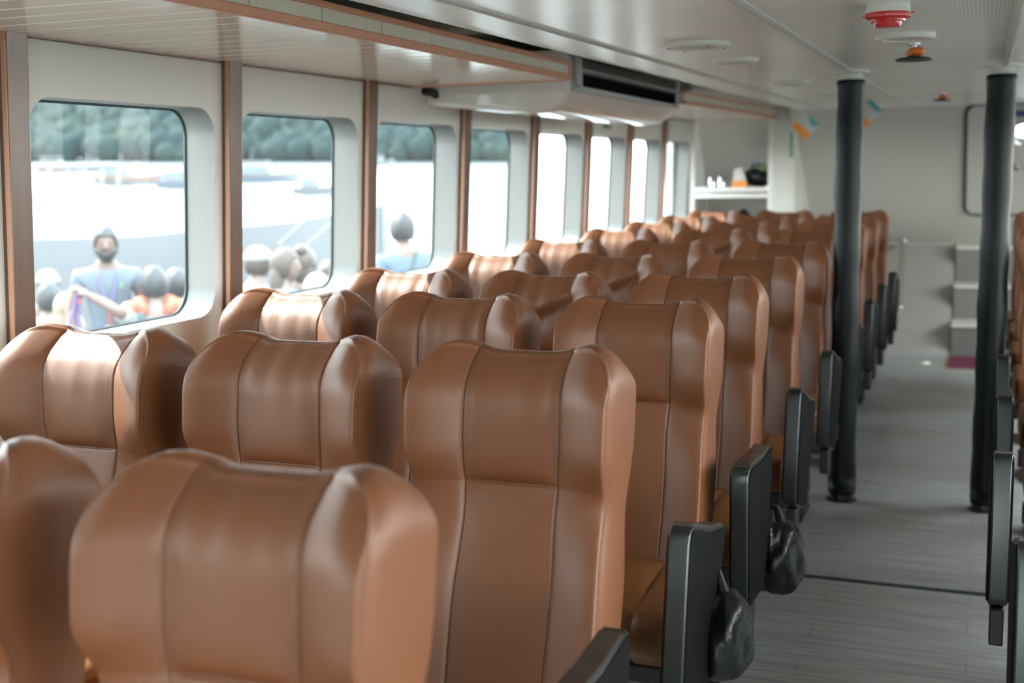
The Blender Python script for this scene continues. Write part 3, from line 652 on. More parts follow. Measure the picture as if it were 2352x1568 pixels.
def arm_part(parent, x, rise, s):
    """drop-down arm: metal rim, dark side panel, top pad, black pivot. s=+1 panel faces +x"""
    hw_ = 0.021
    ol = [(0.335, -0.01), (0.20, -0.012), (0.05, 0.004), (0.018, 0.004), (0.004, -0.008), (0.0, -0.03), (0.006, -0.33), (0.016, -0.345), (0.04, -0.35), (0.19, -0.36), (0.235, -0.345), (0.262, -0.30), (0.335, -0.06), (0.342, -0.03)]
    ol = ol[::-1]
    yo, zo = -0.775 + (0.18 if rise == 4 else 0), 0.702
    piv = Vector((0, 0.2, -0.36))
    def rot(u, v):
        a = math.radians(rise); c, q = math.cos(a), math.sin(a); return (yo + piv.y + (u - piv.y) * c - (v - piv.z) * q, zo + piv.z + (u - piv.y) * q + (v - piv.z) * c)
    arm = MB().prism([(u, v) for u, v in ol], x - hw_, x + hw_, lambda u, v, t: (t, *rot(u, v))).build('armrest', M['gunmetal'], parent, bevel=0.004, seg=3)
    cu, cv = 0.165, -0.17
    for q in (s, -s):
        MB().prism([(cu + (u - cu) * .955, cv + (v - cv) * .965) for u, v in ol], x + q * (hw_ - 0.002), x + q * (hw_ + 0.004), lambda u, v, t: (t, *rot(u, v))).build('side_panel', M['dark_plastic'], arm, bevel=0.003)
    MB().prism([(0.03, 0.002), (0.05, 0.003), (0.20, -0.012), (0.31, -0.012), (0.31, -0.005), (0.20, -0.004), (0.05, 0.011), (0.03, 0.010)], x - hw_ + .002, x + hw_ - .002, lambda u, v, t: (t, *rot(u, v))).build('arm_pad', M['arm_pad'], arm, smooth=False)
    MB().box(x - 0.016, x + 0.016, yo + 0.06, yo + 0.14, zo - 0.42, zo - 0.33).build('pivot_bracket', M['black'], arm, bevel=0.004)
    MB().box(x - 0.013, x + 0.013, yo + 0.13, yo + 0.42, 0.34, 0.40).build('arm_mount', M['black'], arm, bevel=0.004)
    return arm
def make_seat(arm=0, rise=0, variant=0):
    e = empty('ferry_seat')
    me, st = BACKS[variant]
    b = D.objects.new('backrest', me); COL.objects.link(b); b.parent = e
    s = D.objects.new('stitching', st); COL.objects.link(s); s.parent = b
    cushion_part(e)
    MB().box(-.212, .212, -.47, .02, .315, .357).build('seat_pan', M['frame_metal'], e, bevel=0.006)
    MB().box(-.222, .222, -.30, -.24, .255, .315).build('cross_beam', M['frame_metal'], e, bevel=0.004)
    for q in (-1, 1):
        MB().prism([(-.31, .256), (-.23, .256), (-.20, .012), (-.12, .0), (-.42, .0), (-.34, .012)], q * .15 - .016, q * .15 + .016, lambda u, v, t: (t, u, v)).build('leg', M['frame_metal'], e, smooth=False)
    if arm: arm_part(e, arm * (0.283 if arm > 0 else 0.295), rise, arm)
    return e
ROWS = [1.16, 2.04, 2.88, 3.575, 4.36, 5.18, 6.13, 6.93, 7.73, 8.55]
ORD = ['nearest', 'second', 'third', 'fourth', 'fifth', 'sixth', 'seventh', 'eighth', 'ninth', 'farthest']
XA, SP = -0.800, 0.4955
proto = {}
def seat(key, x, y, variant, arm, rise, label, group):
    if key not in proto: o = proto[key] = make_seat(arm, rise, variant)
    else: o = copy_tree(proto[key])
    for ch in o.children:
        if ch.name.startswith('backrest'):
            ch.data = BACKS[variant][0]; ch.children[0].data = BACKS[variant][1]
    o.location = (x, y, 0.0035 * max(0, y - 3) - (0.024 if y < 1.5 else 0)); tag(o, label, 'seat', group); return o
RISE = [-9, 4, -12, 1, -13, -11, -10, -10, -10, -10]
for r, y in enumerate(ROWS):
    for k, pos in enumerate(('aisle', 'middle', 'window')):
        if r == 0 and k == 2: continue
        v = 5 if (r, k) in ((3, 1), (4, 1), (6, 1)) else (r * 3 + k * 2) % 5
        row = 'row nearest the camera' if r == 0 else 'row farthest from the camera' if r == 9 else ORD[r] + ' row from the camera'
        lab = {'aisle': 'tan leather seat with dark armrest beside the aisle, left block, %s', 'middle': 'tan leather middle seat of the left block, %s', 'window': 'tan leather seat beside the window, left block, %s'}[pos] % row
        if r == 0 and k == 1: lab = 'blurred tan leather seat cut by the left edge, in the row nearest the camera'
        seat('a%d' % RISE[r] if k == 0 else 'p', XA - k * SP - ((.012, .032)[k] if r == 0 else 0), y, v, 1 if k == 0 else 0, RISE[r], lab, 'tan ferry seats left of the aisle')
RR = [2.97, 3.67, 4.42, 5.2, 6.13, 6.93, 7.73, 8.3]
RO = ['nearest', 'second', 'third', 'fourth', 'fifth', 'sixth', 'seventh', 'farthest']
for r, y in enumerate(RR):
    seat('R', 0.355 + (.04, .003, .018, .022, .02, .02, .02, .02)[r], y, r % 5, -1, -13, 'tan leather seat across the aisle at the right edge, %s visible row' % RO[r], 'tan ferry seats right of the aisle')

# dark film bags tucked under two aisle seats
def bag(x, y, z0, h, label):
    R = random.Random(int(y * 100)); mb = MB(); n, m_ = 22, 16; vs = []
    for i in range(m_ + 1):
        th = PI * i / m_
        for k in range(n):
            ph = 2 * PI * k / n; rr = 1 + 0.16 * math.sin(3 * ph + 2.1 * th + y) + 0.09 * math.sin(7 * ph - 3 * th) + 0.06 * R.uniform(-1, 1)
            vs.append((0.058 * rr * math.sin(th) ** .7 * math.cos(ph), 0.085 * rr * math.sin(th) ** .7 * math.sin(ph), h * (1 + math.cos(th)) * 0.5))
    mb.add(vs, [(i * n + k, i * n + (k + 1) % n, (i + 1) * n + (k + 1) % n, (i + 1) * n + k) for i in range(m_) for k in range(n)])
    o = mb.build('plastic_bag', M['bag'], sharp=0); o.location = (x, y, z0); s = o.modifiers.new('sub', 'SUBSURF'); s.levels = s.render_levels = 1
    MB().tube([(0, 0.0, h - .02), (-.02, 0.02, h + .03), (-.06, 0.03, h + .04)], [.016, .010, .008], 8).build('tied_top', M['bag'], o)
    tag(o, label, 'bag', 'dark plastic bags beside the aisle seats')
bag(-0.475, 2.42, 0.35, 0.19, 'crumpled dark plastic bag hanging behind the armrest of the third row')
bag(-0.475, 3.20, 0.27, 0.20, 'crumpled dark plastic bag hanging behind the armrest of the fourth row')

# ------------------------------------------------------------------ outside: sea, shore, boats
# the boat is heeled a little: in its own frame the sea rises to the left
d1, d2 = ray(567, 352), ray(1330, 350)
det = d1.x * d2.y - d2.x * d1.y
SA, SB = (d1.z * d2.y - d2.z * d1.y) / det, (d1.x * d2.z - d2.x * d1.z) / det
SZ = -1.75
def sea_z(x, y): return SZ + SA * x + SB * y
def on_sea(px, py, lift=0.0):
    d = ray(px, py); t = (SZ + lift - CAM.z) / (d.z - SA * d.x - SB * d.y); return CAM + d * t
M['sea'] = mat('sea_water', (0.045, 0.055, 0.055), 0.2, spec=0.5, bump=((0.35, 1.1, 1), 0.5, 0.5))
M['forest'] = mat('forest', (0.0035, 0.013, 0.016), 0.9, noise=((0.045, 0.045, 0.05), 0.3, (0.012, 0.022, 0.0165)), spec=0.1)
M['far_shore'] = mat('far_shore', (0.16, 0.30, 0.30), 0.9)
M['hull'] = mat('white_hull', (0.085, 0.089, 0.097), 0.35)
M['deck'] = mat('pale_deck', (0.07, 0.075, 0.08), 0.6)
M['stripe_red'] = mat('red_stripe', (0.16, 0.03, 0.03), 0.5)
M['stripe_yellow'] = mat('yellow_stripe', (0.2, 0.13, 0.04), 0.5)
M['stripe_blue'] = mat('blue_stripe', (0.04, 0.07, 0.12), 0.5)
M['dark_glass'] = mat('dark_glass', (0.05, 0.08, 0.10), 0.15)
def sea():
    mb = MB(); rings = [3, 8, 20, 60, 180, 600, 2400]; n = 48; vs = []
    for r in rings: vs += [(-2.4 - r * math.sin(PI * k / n) if False else -30 + r * 2 * math.cos(2 * PI * k / n), 30 + r * 2 * math.sin(2 * PI * k / n)) for k in range(n)]
    mb.add([(x, y, sea_z(x, y)) for x, y in vs], [(i * n + k, i * n + (k + 1) % n, (i + 1) * n + (k + 1) % n, (i + 1) * n + k) for i in range(len(rings) - 1) for k in range(n)] + [tuple(range(n))])
    tag(mb.build('sea', M['sea'], sharp=0), 'bright sunlit water outside the windows', 'sea', kind='stuff')
sea()
def forest():
    R = random.Random(4); mb = MB()
    ico = bmesh.new(); bmesh.ops.create_icosphere(ico, subdivisions=2, radius=1); iv = [v.co.copy() for v in ico.verts]; jf = [tuple(v.index for v in f.verts) for f in ico.faces]; ico.free()
    for k in range(1100):
        px = -150 + 1345 * R.random(); row = R.random(); b = on_sea(px, 372) * 1.0
        d = Vector((b.x, b.y, 0)).normalized(); dist = math.hypot(b.x, b.y)
        p = Vector((b.x, b.y, 0)) + d * (row * 90); z = sea_z(b.x, b.y) + row * 46
        r = R.uniform(2.2, 5.2) * dist / 400
        ph = R.random() * 9
        mb.add([(p.x + v.x * r * (1 + .18 * math.sin(v.z * 7 + ph + 4 * v.x)), p.y + v.y * r, z + r * .55 + v.z * r * (1.0 + .2 * math.sin(6 * v.x + ph) + .15 * math.sin(9 * v.y))) for v in iv], jf)
    # the ground the trees stand on
    pts = [on_sea(-200 + 1400 * i / 40, 371.5) for i in range(41)]; vs = []
    for b in pts:
        d = Vector((b.x, b.y, 0)).normalized(); z = sea_z(b.x, b.y)
        vs += [(b.x, b.y, z - 1), (b.x + d.x * 45, b.y + d.y * 45, z + 22), (b.x + d.x * 130, b.y + d.y * 130, z + 50)]
    mb.add(vs, [(i * 3 + q, i * 3 + 3 + q, i * 3 + 4 + q, i * 3 + 1 + q) for i in range(40) for q in (0, 1)])
    tag(mb.build('forest', M['forest'], sharp=0), 'dense green wooded shore across the water', 'forest', kind='stuff')
forest()
def shore():
    mb = MB(); vs = []; R = random.Random(2)
    for i in range(25):
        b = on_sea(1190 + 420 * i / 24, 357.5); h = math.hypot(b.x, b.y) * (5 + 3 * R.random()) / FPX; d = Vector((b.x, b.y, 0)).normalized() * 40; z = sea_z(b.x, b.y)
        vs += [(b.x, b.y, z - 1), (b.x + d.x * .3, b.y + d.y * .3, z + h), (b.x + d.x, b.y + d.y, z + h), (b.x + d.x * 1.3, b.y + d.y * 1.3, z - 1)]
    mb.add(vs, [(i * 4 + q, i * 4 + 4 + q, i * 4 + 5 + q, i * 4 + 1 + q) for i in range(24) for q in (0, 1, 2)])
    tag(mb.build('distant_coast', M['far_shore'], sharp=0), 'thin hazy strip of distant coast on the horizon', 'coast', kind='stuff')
shore()
def boat(px0, px1, wl, label, stripe=None, cabin=0.5, canopy=True, hgt=0.14, flag=False):
    """a tour boat whose waterline runs from px0 to px1 at height wl"""
    a, b = on_sea(px0, wl), on_sea(px1, wl); c = (a + b) / 2; L = (b - a).length; ang = math.atan2(b.y - a.y, b.x - a.x)
    e = empty('tour_boat', (c.x, c.y, sea_z(c.x, c.y))); e.rotation_euler = (0, math.atan2(a.z - b.z, L), ang); tag(e, label, 'boat', 'boats across the water')
    h = L / 2; W = L * 0.13; H = L * hgt
    secs = [(-h, .80, .82), (-h * .6, 1, .8), (0, 1, .85), (h * .5, .85, .98), (h * .8, .5, 1.15), (h, .03, 1.3)]
    vs = []
    for x, w_, t in secs:
        q = W * w_; vs += [(x, -q, H * t), (x, -q * .9, H * .4), (x, -q * .6, -H * .3), (x, q * .6, -H * .3), (x, q * .9, H * .4), (x, q, H * t)]
    n = 6; fs = [(i * n + k, i * n + (k + 1) % n, (i + 1) * n + (k + 1) % n, (i + 1) * n + k) for i in range(5) for k in range(n)] + [tuple(range(n)), tuple(range(30, 36))]
    MB().add(vs, fs).build('hull', M['hull'], e, sharp=35)
    if stripe:
        for nm, m_, z0, z1 in stripe:
            for s_ in (-1, 1):
                v = []
                for x, w_, t in secs[:5]: v += [(x, s_ * W * w_ * (.92 + .08 * z0) + s_ * .02 * W, H * z0), (x, s_ * W * w_ * (.92 + .08 * z1) + s_ * .03 * W, H * z1)]
                v += [(x, y - s_ * .03 * W, z) for x, y, z in v]
                MB().add(v, [(2 * i, 2 * i + 2, 2 * i + 3, 2 * i + 1) for i in range(4)] + [(10 + 2 * i, 11 + 2 * i, 13 + 2 * i, 12 + 2 * i) for i in range(4)] + [(0, 1, 11, 10), (8, 18, 19, 9)]).build(nm, m_, e, smooth=False)
    if cabin:
        x0, x1 = -h * .7, -h * .7 + L * cabin
        k = MB().prism([(x0, H * .8), (x1, H * .8), (x1 - L * .06, H * 1.75), (x0, H * 1.75)], -W * .8, W * .8, lambda u, v, t: (u, t, v)).build('cabin', M['hull'], e, bevel=H * .06)
        MB().prism([(x0 + L * .02, H * 1.2), (x1 - L * .045, H * 1.2), (x1 - L * .065, H * 1.6), (x0 + L * .02, H * 1.6)], -W * .82, W * .82, lambda u, v, t: (u, t, v)).build('windows', M['dark_glass'], k, smooth=False)
    if canopy:
        MB().box(-h * .72, h * .15, -W * .95, W * .95, H * 2.15, H * 2.27).build('canopy', M['hull'], e, bevel=H * .05)
        for x in (-h * .68, h * .1):
            for y in (-W * .85, W * .85): MB().tube([(x, y, H * .8), (x, y, H * 2.18)], H * .035, 6).build('canopy_post', M['hull'], e)
    if flag: MB().tube([(-h * .3, 0, H * 1.7), (-h * .3, 0, H * 3.2)], H * .05, 6).build('mast', M['hull'], e)
    MB().prism([(-h * .98, H * .1), (-h * 1.06, H * .1), (-h * 1.06, H * .95), (-h * .98, H * 1.0)], -W * .3, W * .3, lambda u, v, t: (u, t, v)).build('outboard_motor', M['black'], e, bevel=H * .04)
    return e
red = [('red_stripe', M['stripe_red'], .62, .76), ('yellow_stripe', M['stripe_yellow'], .52, .60)]
boat(88, 178, 398, 'white boat with a red stripe at the left of the near window, below trees', [('red_stripe', M['stripe_red'], .5, .75)], hgt=.17)
boat(172, 262, 396, 'small white boat behind the white pier railing in the near window', None, flag=True, hgt=.14)
boat(222, 388, 424, 'long white boat with red and yellow stripes in the near window', red, cabin=.4, flag=True, hgt=.13)
boat(365, 500, 432, 'white boat partly hidden by the right edge of the near window', [('blue_stripe', M['stripe_blue'], .3, .5)], hgt=.16)
boat(520, 690, 418, 'pale boat with a long canopy in the second window', [('blue_stripe', M['stripe_blue'], .1, .3)], hgt=.12, flag=True)
boat(676, 800, 446, 'small white motor boat near the right edge of the second window', None, cabin=.35, hgt=.16)
boat(850, 905, 380, 'distant white boat at the left edge of the third window', None, cabin=.4, flag=True, hgt=.2)
# floating pier with a white railing
def pier():
    a, b = on_sea(40, 470), on_sea(236, 462); a.z += 0; c = (a + b) / 2; L = (b - a).length; ang = math.atan2(b.y - a.y, b.x - a.x)
    e = empty('floating_pier', (c.x, c.y, sea_z(c.x, c.y))); e.rotation_euler = (0, math.atan2(a.z - b.z, L), ang); tag(e, 'white floating pier with open railing and a diagonal brace outside the near window', 'pier')
    h = L / 2; s = (c - CAM).length / FPX          # metres per pixel there
    MB().box(-h, h, -2.0, 2.0, -.3, s * 28).build('pontoon', M['hull'], e, bevel=.05)
    zt = s * 78
    MB().tube([(-h, -1.8, zt), (h, -1.8, zt)], s * 5, 8).build('top_rail', M['hull'], e)
    for k in range(5):
        x = -h + L * (k + .5) / 5 + L * .09; MB().tube([(x, -1.8, s * 26), (x, -1.8, zt)], s * 4.2, 8).build('post', M['hull'], e)
    MB().tube([(-h + L * .48, -1.8, zt), (-h + L * .74, -1.8, s * 28)], s * 4.5, 8).build('brace', M['hull'], e)
pier()
# open white launch moored alongside, where the people stand and sit
def launch():
    e = empty('open_launch', (-5.6, 8.0, -0.72)); tag(e, 'open white launch moored alongside, full of people', 'boat')
    x0, x1, y0, y1 = -2.0, 2.3, -3.6, 5.5
    ol = rrect(x0, x1, y0, y1, 0.7, 8)
    MB().prism(ol, -0.9, 0.04, lambda u, v, t: (u, v, t)).build('hull', M['hull'], e, sharp=30, bevel=.03)
    MB().tube([(u * 1.0, v, 0.42) for u, v in ol], 0.06, 10, closed=True).build('gunwale', M['hull'], e)
    n = len(ol); w2 = MB().add([(u * k, v * k, z) for z in (0.0, 0.42) for k in (1.0, .985) for u, v in ol], [(a * n + k, a * n + (k + 1) % n, b * n + (k + 1) % n, b * n + k) for a, b in ((0, 2), (1, 3)) for k in range(n)]); w2.build('side', M['hull'], e)
    return e
launch()
def canopy_boat():
    # white cruiser lying beyond the launch
    a, b = on_sea(60, 640), on_sea(470, 600); c = on_y(250, 560, 11.5); e = empty('white_cruiser', (c.x - .3, 11.8, SZ)); e.rotation_euler = (0, 0, 0.35); tag(e, 'white cruiser with faint blue lettering on its side, behind the standing guide', 'boat')
    h = 3.4
    secs = [(-h, .9, 2.45), (-h * .4, 1.0, 2.46), (h * .2, 1.0, 2.50), (h * .7, .7, 2.62), (h, .05, 2.78)]; vs = []
    for x, w_, t in secs: vs += [(x, -w_, t), (x, -w_ * .92, 1.1), (x, -w_ * .6, -.2), (x, w_ * .6, -.2), (x, w_ * .92, 1.1), (x, w_, t)]
    n = 6; MB().add(vs, [(i * n + k, i * n + (k + 1) % n, (i + 1) * n + (k + 1) % n, (i + 1) * n + k) for i in range(4) for k in range(n)] + [tuple(range(n)), tuple(range(24, 30))]).build('hull', M['hull'], e, sharp=35)
    R = random.Random(3)
    for k in range(9):
        x = -h * .80 + k * .14; pts = [(x + R.uniform(-.03, .09), -0.99, 2.0 + R.uniform(-.07, .07)) for _ in range(4)]
        MB().tube(pts, .012, 6).build('lettering_stroke', M['stripe_blue'], e)
    MB().box(-h * .9, -h * .1, -.7, .7, 2.44, 2.56).build('green_cover', M['olive'], e, bevel=.05)
canopy_boat()
M['rope'] = mat('rope', (0.06, 0.062, 0.066), 0.8)
for (p0, p1, lab) in (((636, 566), (762, 446), 'taut grey mooring line slanting across the second window'), ((668, 592), (775, 500), 'lower grey mooring line in the second window')):
    q0, q1 = on_y(*p0, 9.5), on_y(*p1, 10.5); o = MB().tube([q0, q0.lerp(q1, .5) + Vector((0, 0, -.01)), q1], 0.014, 8).build('mooring_line', M['rope']); tag(o, lab, 'rope', 'mooring lines')
q0, q1 = on_y(872, 600, 9.5), on_y(872, 445, 9.5); o = MB().tube([q0 + Vector((0, 0, -1.0)), q1], 0.012, 8).build('boat_pole', M['gasket']); tag(o, 'thin dark pole at the left edge of the third window', 'pole')

# ------------------------------------------------------------------ people in the launch
def skin_mesh(verts, edges, rad, levels=2):
    me = D.meshes.new('skin'); me.from_pydata(verts, edges, []); o = D.objects.new('skin', me); COL.objects.link(o)
    sk = o.modifiers.new('skin', 'SKIN'); sk.use_smooth_shade = True
    o.modifiers.new('sub', 'SUBSURF').levels = levels
    for v, r in zip(me.skin_vertices[0].data, rad): v.radius = (r, r) if not isinstance(r, tuple) else r
    me.skin_vertices[0].data[0].use_root = True
    dg = C.evaluated_depsgraph_get(); out = D.meshes.new_from_object(o.evaluated_get(dg)); D.objects.remove(o); return out
class Sk:
    def __init__(s): s.v = []; s.e = []; s.r = []
    def chain(s, pts, start=None):
        last = start
        for p, r in pts:
            s.v.append(tuple(p)); s.r.append(r); k = len(s.v) - 1
            if last is not None: s.e.append((last, k))
            last = k
        return last
    def mesh(s, lv=2): return skin_mesh(s.v, s.e, s.r, lv)
def skin_mat(name, c): return mat(name, c, 0.5)
SKIN = {'tan': skin_mat('skin_tan', (0.074, 0.037, 0.027)), 'fair': skin_mat('skin_fair', (0.112, 0.071, 0.056)), 'brown': skin_mat('skin_brown', (0.046, 0.023, 0.015))}
CL = {k: mat('cloth_' + k, c, 0.85) for k, c in dict(bluegrey=(0.065, 0.080, 0.100), white=(0.150, 0.145, 0.140), blue=(0.065, 0.095, 0.150), lightblue=(0.125, 0.145, 0.165), teal=(0.030, 0.060, 0.065), sand=(0.135, 0.120, 0.105), dark=(0.015, 0.018, 0.020), beige=(0.120, 0.100, 0.075)).items()}
HAIR = {k: mat('hair_' + k, c, 0.55) for k, c in dict(black=(0.009, 0.010, 0.012), brown=(0.035, 0.022, 0.015), blond=(0.135, 0.100, 0.060)).items()}
M['vest_orange'] = mat('vest_orange', (0.275, 0.065, 0.030), 0.6); M['strap_purple'] = mat('strap_purple', (0.060, 0.040, 0.150), 0.6); M['strap_red'] = mat('strap_red', (0.225, 0.020, 0.025), 0.6); M['eye_dark'] = mat('eye_dark', (0.010, 0.007, 0.006), 0.3); M['logo_green'] = mat('logo_green', (0.040, 0.140, 0.070), 0.6)
def hand(sk, wrist, d, up, wi, curl=0.5, side=1):
    """palm, four fingers and a thumb grown from the wrist joint along d"""
    d = Vector(d).normalized(); up = Vector(up); up = (up - d * up.dot(d)).normalized(); lat = d.cross(up) * side
    w0 = Vector(sk.v[wi]); palm = sk.chain([(w0 + d * .05, (.036, .017))], wi)
    for k, (off, L) in enumerate(((-.030, .066), (-.010, .078), (.010, .073), (.029, .058))):
        b = w0 + d * .088 + lat * off; p1 = b + (d * math.cos(curl * .6) - up * math.sin(curl * .6)) * L * .45; a2 = curl * 1.5
        p2 = p1 + (d * math.cos(a2) - up * math.sin(a2)) * L * .32; a3 = curl * 2.3; p3 = p2 + (d * math.cos(a3) - up * math.sin(a3)) * L * .25
        sk.chain([(b, .0095), (p1, .0088), (p2, .008), (p3, .0068)], palm)
    t0 = w0 + d * .030 - lat * .030; sk.chain([(t0, .011), (t0 + d * .025 - lat * .018 - up * .006, .0095), (t0 + d * .050 - lat * .018 - up * .018, .008)], wi)
def head_geo(mb, c, jaw=1.0):
    n, m = 28, 22; vs = []; c = Vector(c)
    for i in range(m + 1):
        th = PI * i / m; z = .118 * math.cos(th); q = math.sin(th)
        for k in range(n):
            ph = 2 * PI * k / n; x = .076 * q * math.cos(ph); y = .094 * q * math.sin(ph)
            if z < 0: x *= 1 - .22 * (-z / .118) ** 1.2 * jaw; y = y * (1 - .10 * (-z / .118)) - .012 * (-z / .118)
            if y < 0:
                g = math.exp(-(x / .013) ** 2)
                y -= .020 * g * math.exp(-((z + .018) / .022) ** 2) + .008 * g * math.exp(-((z + .0) / .03) ** 2)   # nose
                y -= .006 * math.exp(-(x / .024) ** 2) * math.exp(-((z + .060) / .010) ** 2)                     # mouth
                y -= .006 * math.exp(-(x / .03) ** 2) * math.exp(-((z + .096) / .014) ** 2)                      # chin
                y += .007 * (math.exp(-((x - .031) / .014) ** 2) + math.exp(-((x + .031) / .014) ** 2)) * math.exp(-((z - .006) / .012) ** 2)
            vs.append(c + Vector((x, y, z)))
    mb.add(vs, [(i * n + k, i * n + (k + 1) % n, (i + 1) * n + (k + 1) % n, (i + 1) * n + k) for i in range(m) for k in range(n)])
    for s_ in (-1, 1): mb.ell(c + Vector((s_ * .077, .008, -.008)), (.010, .020, .031), 12, 8)
def person(top, yaw, sit, skin, shirt, hair, label, style='short', cap=None, sleeve=0.5, arms=None, trousers='dark', extra=(), tilt=0.0):
    e = empty('person'); tag(e, label, 'person', 'people in the launch outside')
    if sit: pz = 0.46; P = dict(pel=(0, 0, pz), knee=(-.42, pz + .0), ank=(-.40, .09))
    else: pz = 0.93; P = dict(pel=(0, 0, pz), knee=(-.02, .50), ank=(0.0, .09))
    T = pz + .80; sh = pz + .49; hc = Vector((0, -.015, T - .118))
    sk = Sk(); pel = sk.chain([((0, 0, pz), (.135, .095))]); ch = sk.chain([((0, .01, pz + .16), (.125, .085)), ((0, .012, pz + .34), (.150, .105)), ((0, .015, sh - .01), (.10, .075)), ((0, .01, sh + .065), (.056, .056)), ((0, -.008, sh + .135), (.054, .056))], pel)
    chest = 3; A = {}
    for s_ in (-1, 1):
        el, wr = ((s_ * .255, .02, sh - .27), (s_ * .26, -.10, sh - .50)) if not sit else ((s_ * .25, -.04, sh - .26), (s_ * .20, -.24, sh - .36))
        if arms and s_ in arms: el, wr = arms[s_]; el = (el[0], el[1], sh + el[2]); wr = (wr[0], wr[1], sh + wr[2])
        s0 = Vector((s_ * .175, .012, sh - .035)); el, wr = Vector(el), Vector(wr); A[s_] = (s0, el, wr)
        k = sk.chain([(s0, .064), (s0.lerp(el, .45), .050), (el, .042), (el.lerp(wr, .35), .042), (wr, .029)], chest)
        d = (wr - el).normalized(); hand(sk, wr, d, Vector((-s_, 0, 0.15)) if not (arms and s_ in arms) else Vector((.2, .2, 1)), k, .45 if not (arms and s_ in arms) else .75, s_)
        hx = s_ * .095; ky, kz = P['knee']; ay, az = P['ank']
        sk.chain([((hx, -.01 if not sit else -.05, pz - .04), .088), ((hx * 1.15, ky, kz), .060), ((hx * 1.15, ky * .9 + ay * .1 + .01, (kz + az) * .55), .052), ((hx * 1.15, ay, az), .038), ((hx * 1.25, ay - .14, .04), (.040, .028))], pel)
    me = sk.mesh(); mb = MB(); mb.add([v.co for v in me.vertices], [tuple(p.vertices) for p in me.polygons]); D.meshes.remove(me)
    head_geo(mb, hc)
    body = mb.build('body', SKIN[skin], e, sharp=0); rm = body.modifiers.new('join', 'REMESH'); rm.mode = 'VOXEL'; rm.voxel_size = .0085; rm.use_smooth_shade = True
    def cloth(name, m_, build):
        k = Sk(); build(k); q = k.mesh(); q.materials.append(m_); o = D.objects.new(name, q); COL.objects.link(o); o.parent = e; q.polygons.foreach_set('use_smooth', [True] * len(q.polygons)); return o
    def shirt_(k):
        p0 = k.chain([((0, 0, pz - .06), (.155, .115)), ((0, .01, pz + .16), (.148, .108)), ((0, .012, pz + .34), (.170, .125)), ((0, .014, sh - .005), (.115, .092)), ((0, .010, sh + .035), (.072, .070))])
        for s_ in (-1, 1):
            s0, el, wr = A[s_]; pts = [(s0, .080), (s0.lerp(el, .5), .068)]
            if sleeve >= .5: pts.append((s0.lerp(el, .75), .064))
            if sleeve >= 1: pts += [(el, .056), (el.lerp(wr, .8), .046)]
            k.chain(pts, 3)
    shirt_o = cloth('shirt', CL[shirt], shirt_)
    def tr(k):
        p0 = k.chain([((0, 0, pz + .03), (.150, .110))])
        for s_ in (-1, 1):
            hx = s_ * .095; ky, kz = P['knee']; ay, az = P['ank']; k.chain([((hx, -.01 if not sit else -.05, pz - .04), .102), ((hx * 1.15, ky, kz), .076), ((hx * 1.15, ay, az + .03), .055)], p0)
    cloth('trousers', CL[trousers], tr)
    # face
    for s_ in (-1, 1): MB().ell(hc + Vector((s_ * .031, -.083, .006)), (.0115, .006, .006), 10, 8).build('eye', M['eye_dark'], e)
    # hair: a cap of hair that leaves the face free, thicker behind
    hm = MB(); n, m_ = 28, 16; vs = []; keep = {}
    fs = []
    for i in range(m_ + 1):
        th = PI * .72 * i / m_
        for k in range(n):
            ph = 2 * PI * k / n; f = max(0, -math.sin(ph)); lim = 1 - .50 * sm(.25, .8, f) ; t2 = th * lim
            w_ = 1.0 + .02 * math.sin(5 * ph + 3 * th)
            vs.append(hc + Vector((.086 * w_ * math.sin(t2) * math.cos(ph), .006 + .105 * w_ * math.sin(t2) * math.sin(ph), .010 + .122 * math.cos(t2))))
    hm.add(vs, [(i * n + k, i * n + (k + 1) % n, (i + 1) * n + (k + 1) % n, (i + 1) * n + k) for i in range(m_) for k in range(n)])
    if style == 'long': hm.ell(hc + Vector((0, .055, -.13)), (.092, .060, .19), 24, 16).ell(hc + Vector((0.02, .075, -.25)), (.080, .045, .12), 20, 12)
    if style == 'bun': hm.ell(hc + Vector((.01, .07, .105)), (.045, .045, .040), 18, 12).ell(hc + Vector((0, .055, -.06)), (.075, .05, .09), 20, 12)
    ho = hm.build('hair', HAIR[hair], e, sharp=0); sd = ho.modifiers.new('thick', 'SOLIDIFY'); sd.thickness = -.006
    if style == 'beard':
        bm_ = MB(); vs = []
        for i in range(9):
            for k in range(15):
                ph = PI + PI * (k + .0) / 14; zz = -.020 - .092 * i / 8; q = math.sqrt(max(0.05, 1 - (zz / .125) ** 2)); x = .080 * q * math.cos(ph) * (1 - .2 * (-zz / .12)); y = .098 * q * math.sin(ph) - .014 * (-zz / .12)
                if i < 4: zz2 = zz - .034 * math.exp(-(x / .035) ** 2)
                else: zz2 = zz - .006 * math.exp(-(x / .035) ** 2)
                vs.append(hc + Vector((x, y, zz2)))
        bm_.add(vs, [(i * 15 + k, i * 15 + k + 1, (i + 1) * 15 + k + 1, (i + 1) * 15 + k) for i in range(8) for k in range(14)])
        bo = bm_.build('beard', HAIR['black'], e, sharp=0); bo.modifiers.new('thick', 'SOLIDIFY').thickness = .008
